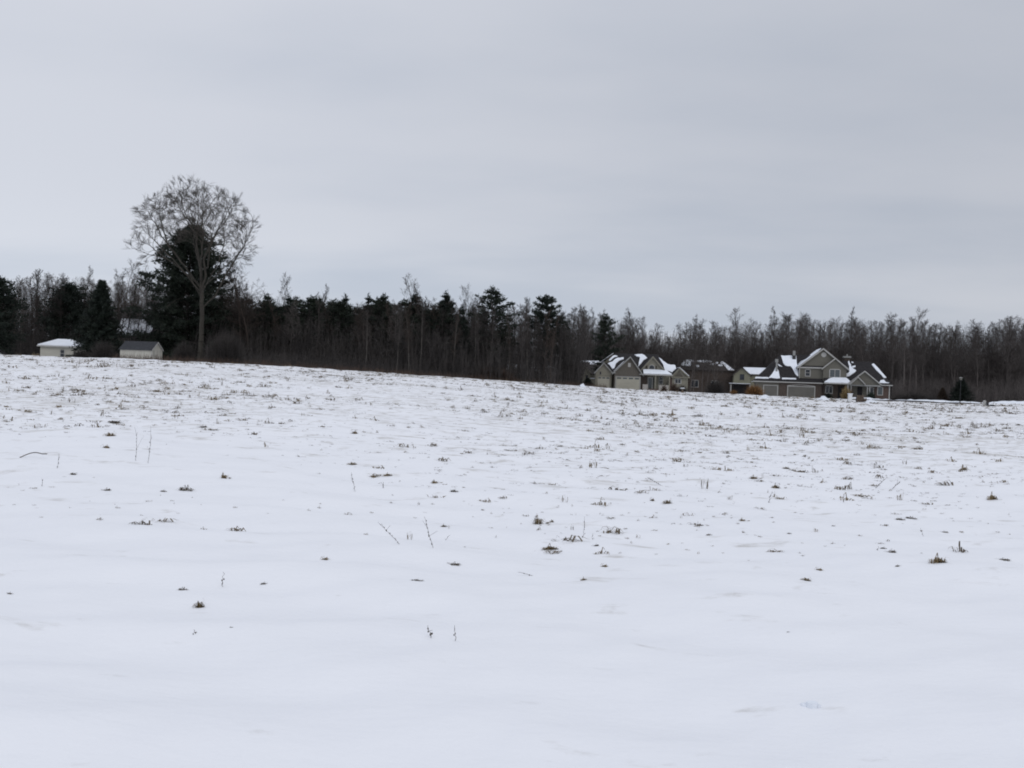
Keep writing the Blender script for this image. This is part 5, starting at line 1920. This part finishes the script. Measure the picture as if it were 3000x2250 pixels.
def stalk_mesh(name, seed, H, lean_x, lean_y, beads=8, r=.0035, bead=.010, arch=0.0, twigs=0):
    rs = np.random.RandomState(seed)
    S = Segs()
    n = 9
    pts = []
    for i in range(n + 1):
        t = i / n
        pts.append(np.array([lean_x * t + arch * math.sin(t * 2.6) + rs.normal() * .004, lean_y * t + rs.normal() * .004, -.03 + (H + .03) * t - abs(arch) * .6 * t * t]))
    for i in range(n):
        S.add(pts[i], pts[i + 1], r * (1 - .5 * i / n), r * (1 - .5 * (i + 1) / n))
    for j in range(twigs):
        i = rs.randint(3, n)
        e = rs.normal(size=3) * .16 * H
        e[2] = abs(e[2]) + .15 * H
        S.add(pts[i], pts[i] + e, r * .7, r * .4)
    V, Q = tubes(S.a, S.b, S.ra, S.rb, 4)
    Vs, Fs, o = [V], [Q], len(V)
    T = []
    for j in range(beads):
        t = .25 + .75 * (j + .5 * rs.rand()) / max(1, beads)
        c = pts[min(n, int(t * n))] + rs.normal(size=3) * .004
        b = bead * rs.uniform(.6, 1.2)
        Vs.append(c + b * np.array([[1, 0, 0], [-1, 0, 0], [0, 1, 0], [0, -1, 0], [0, 0, 1.6], [0, 0, -1.6]]))
        T += [[o + a, o + c_, o + d] for a, c_, d in ((0, 2, 4), (2, 1, 4), (1, 3, 4), (3, 0, 4), (2, 0, 5), (1, 2, 5), (3, 1, 5), (0, 3, 5))]
        o += 6
    fs = [Q]
    if T:
        fs.append(np.array(T))
    return mesh_np(name, np.vstack(Vs), fs)


def field_plants():
    # tufts that can be told apart: px, py, width in px, flatness, material, label
    TF = [(586, 1780, 44, 1.5, 'g', 'tan grass tuft nearest the camera at lower left'),
          (952, 1640, 34, .7, 'g', 'lone tan tuft left of centre in the near snow'),
          (675, 1838, 18, .6, 'd', 'tiny dark tuft right of the nearest tan tuft'),
          (27, 1740, 26, .6, 'd', 'small dark tuft at the left edge of the near snow'),
          (771, 1712, 26, .8, 'd', 'small sprawling dark tuft above the nearest tan tuft'),
          (535, 1729, 30, .8, 'd', 'thin dark weedy tuft just above the nearest tan tuft'),
          (1299, 1543, 24, .9, 'g', 'small tan tuft right of the tall beaded stalk'),
          (1586, 1535, 46, 1.3, 'g', 'spiky tan tuft right of centre in the near field'),
          (1618, 1530, 18, 1.6, 'g', 'upright sprig beside the spiky tan tuft'),
          (1785, 1560, 24, 1.0, 'g', 'round tan tuft right of the spiky tuft'),
          (1610, 1610, 62, .6, 'g', 'long flat tan tuft below the spiky tuft'),
          (1330, 1655, 46, .5, 'd', 'flat dark tuft in the near snow at centre'),
          (1217, 1701, 46, .35, 'd', 'long thin dark tuft low at centre left'),
          (1771, 1661, 30, .8, 'g', 'tan tuft below the long flat tan tuft, to its right'),
          (1709, 1700, 26, .9, 'g', 'lowest tan tuft right of centre'),
          (1747, 1600, 24, .7, 'd', 'small dark tuft right of the long flat tan tuft'),
          (1957, 1475, 42, .9, 'g', 'golden clumped tuft in the middle field right of centre'),
          (1911, 1467, 20, 1.1, 'g', 'small golden tuft left of the golden clumped tuft'),
          (2745, 1648, 66, .9, 'g', 'biggest tan tuft at lower right'),
          (2940, 1641, 46, .4, 'd', 'flat dark tuft right of the biggest tan tuft'),
          (2364, 1701, 40, .8, 'g', 'tan tuft low at right, nearer of a pair'),
          (2400, 1671, 30, .7, 'g', 'tan tuft low at right, farther of a pair'),
          (2307, 1852, 18, .7, 'd', 'lone dark speck of a tuft in the clean snow at lower right'),
          (2612, 1619, 32, .9, 'd', 'dark ragged tuft left of the biggest tan tuft'),
          (2586, 1608, 24, .7, 'd', 'small dark tuft behind the dark ragged tuft'),
          (2631, 1659, 22, .6, 'd', 'small dark tuft just left below the biggest tan tuft'),
          (2905, 1464, 40, 1.2, 'g', 'bushy brown tuft near the right edge of the field'),
          (2181, 1526, 30, .7, 'g', 'tan slanting tuft at right of the middle field'),
          (2634, 1523, 34, .5, 'd', 'dark flat tuft at right of the middle field, left of a pair'),
          (2668, 1519, 34, .5, 'd', 'dark flat tuft at right of the middle field, right of a pair'),
          (2438, 1541, 22, .5, 'd', 'small dark tuft alone right of the tan slanting tuft'),
          (2767, 1560, 26, .6, 'd', 'small dark tuft above the biggest tan tuft'),
          (2048, 1540, 26, .8, 'd', 'dark pointed tuft left of the tan slanting tuft'),
          (2077, 1568, 22, .6, 'd', 'dark little tuft below the dark pointed one'),
          (2309, 1564, 24, .6, 'd', 'dark little tuft below the tan slanting tuft, to its right'),
          (662, 1402, 32, 1.2, 'g', 'pale rounded tuft in the left field'),
          (325, 1278, 46, .8, 'g', 'brown ragged tuft in the left field'),
          (310, 1312, 30, .8, 'g', 'tan tuft just below the brown ragged tuft'),
          (210, 1391, 30, .8, 'd', 'dark tuft in the left field below the bent grass blade'),
          (312, 1438, 30, .8, 'd', 'dark tuft low in the left field'),
          (477, 1441, 22, .9, 'd', 'dark round tuft low in the left field, right of another'),
          (543, 1438, 44, .9, 'd', 'wide weedy dark tuft low in the left field'),
          (326, 1238, 66, .35, 'd', 'long low dark tuft in the far left field'),
          (594, 1253, 30, .7, 'd', 'small dark tuft in the far left field'),
          (1034, 1362, 40, .7, 'g', 'slanting tan tuft left of centre in the middle field'),
          (1092, 1398, 36, .6, 'g', 'tan tuft left of a joined pair at centre left'),
          (1135, 1394, 36, .6, 'g', 'tan tuft right of a joined pair at centre left'),
          (1280, 1415, 32, .7, 'g', 'tan flat tuft at centre of the middle field'),
          (1328, 1441, 28, .9, 'd', 'dark tuft below the tan flat tuft at centre'),
          (1038, 1271, 28, 1.0, 'g', 'small tan tuft in the far field at centre left'),
          (2271, 1430, 32, 1.0, 'g', 'tan tuft among the dark weeds at right'),
          (2215, 1403, 42, .6, 'g', 'flat tan tuft left above the weed cluster at right'),
          (2305, 1373, 28, .7, 'g', 'tan tuft above the weed cluster at right'),
          (2825, 1377, 32, .9, 'g', 'pale tan tuft in the far field at right')]
    meshes = {}
    for m, mt in (('g', 'dry_grass'), ('d', 'dry_grass_dark')):
        for v in range(4):
            V, Q = tuft_mesh('tuft', 10 * v + (m == 'd'), n=90 if m == 'g' else 70, w=.5, h=.26, bw=.017)
            me = mesh_np('tuft', V, Q)
            me.materials.append(MATS[mt])
            meshes[m, v] = me
    rnd = random.Random(2)
    for i, (px, py, w, flat, m, lab) in enumerate(TF):
        p = on_ground(px, py)
        s = w / F * p.y * 1.05
        o = obj('grass_tuft', meshes[m, i % 4], None, None, p - Vector((0, 0, .004)))
        o.rotation_euler = (0, 0, rnd.uniform(-.4, .4) + (math.pi if i % 2 else 0))
        o.scale = (s, s * .8, s * flat * .95)
        tag(o, lab, 'grass tuft', 'dry grass tufts standing out of the snow')
    # weed stalks: base px,py ; top px,py ; beads
    WS = [(1270, 1606, 1243, 1513, 11, 'tall leaning beaded weed stalk left of centre'),
          (1181, 1595, 1106, 1532, 9, 'thin slanting weed stalk left of the tall beaded one'),
          (1709, 1577, 1714, 1525, 5, 'upright beaded weed stalk below the spiky tuft, to its right'),
          (1735, 1580, 1737, 1562, 2, 'short weed stub right of the upright beaded stalk'),
          (1297, 1583, 1318, 1568, 3, 'short forked weed right of the tall beaded stalk'),
          (651, 1722, 651, 1680, 3, 'thin upright weed stalk in the near snow at left'),
          (1266, 1870, 1251, 1836, 5, 'small leaning weed stalk lowest at centre left'),
          (1337, 1878, 1331, 1836, 3, 'small upright weed stalk lowest at centre left'),
          (581, 1854, 572, 1842, 3, 'tiny weed sprig below the nearest tan tuft'),
          (2570, 1612, 2571, 1600, 2, 'thick short weed stub left of the dark ragged tuft'),
          (398, 1350, 400, 1266, 7, 'tall thin weed in the left field, left of a pair'),
          (434, 1357, 446, 1274, 8, 'tall thin weed in the left field, right of a pair'),
          (168, 1372, 170, 1330, 4, 'thin upright weed in the left field below the bent blade'),
          (1598, 1685, 1516, 1680, 6, 'weed stalk lying flat on the near snow at centre'),
          (2711, 1572, 2700, 1548, 4, 'small weed above the biggest tan tuft, to its left'),
          (2560, 1430, 2592, 1403, 8, 'slanting weed stalk at right, left of a pair'),
          (2608, 1434, 2642, 1410, 8, 'slanting weed stalk at right, right of a pair'),
          (1945, 1422, 1896, 1398, 7, 'bent weed arching over at centre right'),
          (2470, 1472, 2474, 1450, 3, 'short upright weed in the weed cluster at right'),
          (2250, 1473, 2262, 1440, 5, 'leaning weed left in the weed cluster at right'),
          (1042, 1440, 1028, 1385, 5, 'thin weed left of the joined pair of tan tufts'),
          (123, 1425, 123, 1402, 3, 'short weed at left of the dark tuft'),
          (1123, 1428, 1123, 1412, 3, 'short upright weed below the joined pair of tan tufts')]
    for i, (bx, by, tx, ty, nb, lab) in enumerate(WS):
        p = on_ground(bx, by)
        k = p.y / F
        a = unroll(tx, ty)
        b = unroll(bx, by)
        dx, dz = (a[0] - b[0]) * k, (a[1] - b[1]) * k
        dz = max(dz, .02)
        me = stalk_mesh('stalk', i, dz, dx, rnd.uniform(-.04, .04), beads=nb, r=max(.0020, .00021 * p.y), bead=max(.0055, .00062 * p.y), twigs=2 if nb > 4 else 1)
        o = obj('weed_stalk', me, MATS['weed_stem'], None, p)
        tag(o, lab, 'weed', 'dead weed stalks standing out of the snow')
    # the bent blade at left
    p = on_ground(58, 1341)
    k = p.y / F
    me = stalk_mesh('blade', 77, .10, 80 * k, .05, beads=0, r=.010, arch=0.0)
    S = Segs()
    pts = [np.array([t * 82 * k, .02 * math.sin(t * 5), 14 * k * math.sin(min(1, t * 1.25) * 2.35) + t * .02]) for t in np.linspace(0, 1, 12)]
    for a, b in zip(pts[:-1], pts[1:]):
        S.add(a, b, .007, .006)
    o = obj('bent_blade', S.mesh('bent_blade', 4), MATS['dry_grass_dark'], None, p)
    tag(o, 'long bent grass blade arching over the snow at left', 'grass blade')

    # the rest of the stubble over the field
    rs = np.random.RandomState(77)
    tm = [tuft_mesh('t', 200 + i, n=13, w=.5, h=.26, bw=.021) for i in range(6)]
    wm = [tuft_mesh('t', 300 + i, n=7, w=.34, h=.42, bw=.014, lay=.7) for i in range(4)]
    def mini(seed, n=13, w=.5, h=.26, bw=.022):
        r_ = np.random.RandomState(seed)
        V = []
        for _ in range(n):
            a = r_.uniform(0, 6.28)
            d = np.array([math.cos(a), math.sin(a) * .7])
            b = r_.normal(size=2) * np.array([w * .42, w * .16])
            L = w * r_.uniform(.2, .65)
            q = np.array([-d[1], d[0]]) * bw * r_.uniform(.6, 1.5)
            V += [[b[0] - q[0], b[1] - q[1], h * .05], [b[0] + q[0], b[1] + q[1], h * r_.uniform(0, .35)], [b[0] + d[0] * L, b[1] + d[1] * L, h * r_.uniform(.15, 1.0)]]
        return np.array(V), np.arange(3 * n).reshape(-1, 3)

    mm = [mini(500 + i) for i in range(10)]
    Vs, Qs, o = [], [], 0
    Vf, Qf, of = [], [], 0
    N_ = 84000
    half = 0.68
    y = np.concatenate([rs.uniform(8, 46, 24000), np.sqrt(rs.uniform(20 ** 2, 142 ** 2, N_ - 24000))])
    x = rs.uniform(-half, half, N_) * y
    dc = np.interp(x / y, _fine, _fd)
    nz = np.sin(x * .31 + 1.1 * np.sin(y * .17)) + np.sin(y * .43 + .9 * np.sin(x * .23)) + .7 * np.sin(x * .9 + y * .7)
    keep = (y < dc + 2.5) & (rs.rand(N_) < np.clip(.50 + .40 * nz, .05, 1)) & (rs.rand(N_) < np.clip((y - 6) / 24 + .10, 0, 1))
    idx = np.nonzero(keep)[0]
    zz = gz_np(x, y)
    for i in idx:
        far = min(1.0, y[i] / 80)
        sz = (.08 + .20 * far) * (rs.pareto(2.4) * .6 + .40)
        sz = min(sz, .28 + .75 * far)
        if y[i] > 11 and sz < .16 + .0034 * y[i] and rs.rand() < min(.93, .60 + y[i] / 180):
            V, Q = mm[rs.randint(10)]
            c = 1 if rs.rand() < .5 else -1
            sz *= rs.choice([.6, .85, 1.15]) * (1 + .5 * min(1, max(0, (y[i] - 35) / 50)))
            k_ = rs.uniform(.8, 1.5)
            Vf.append(np.stack([V[:, 0] * c * sz * k_ + x[i], V[:, 1] * c * sz + y[i], V[:, 2] * sz * rs.uniform(.5, 1.2) + zz[i]], 1))
            Qf.append(Q + of)
            of += len(V)
            continue
        if rs.rand() < .20:
            V, Q = wm[rs.randint(4)]
            sz *= .9
            fl = rs.uniform(.5, 1.4)
        else:
            V, Q = tm[rs.randint(6)]
            fl = rs.uniform(.35, .95) * (1 if y[i] > 30 else .8)
        a = rs.uniform(-.5, .5) + (math.pi if rs.rand() < .5 else 0)
        bwf = 1.0
        c, s = math.cos(a), math.sin(a)
        X = (V[:, 0] * c - V[:, 1] * s) * sz * rs.uniform(.9, 1.5) + x[i]
        Yy = (V[:, 0] * s + V[:, 1] * c) * sz + y[i]
        Vs.append(np.stack([X, Yy, V[:, 2] * sz * fl + zz[i]], 1))
        Qs.append(Q + o)
        o += len(V)
    me = mesh_np('grass_stubble', np.vstack(Vs), np.vstack(Qs))
    tag(obj('grass_stubble', me, MATS['dry_grass_far']), 'countless small dry grass tufts poking through the snow of the near and middle field', 'grass', kind='stuff')
    me = mesh_np('grass_flecks', np.vstack(Vf), np.vstack(Qf))
    tag(obj('grass_flecks', me, MATS['grass_fleck']), 'fine tan flecks of flattened grass all over the far field', 'grass', kind='stuff')


field_plants()
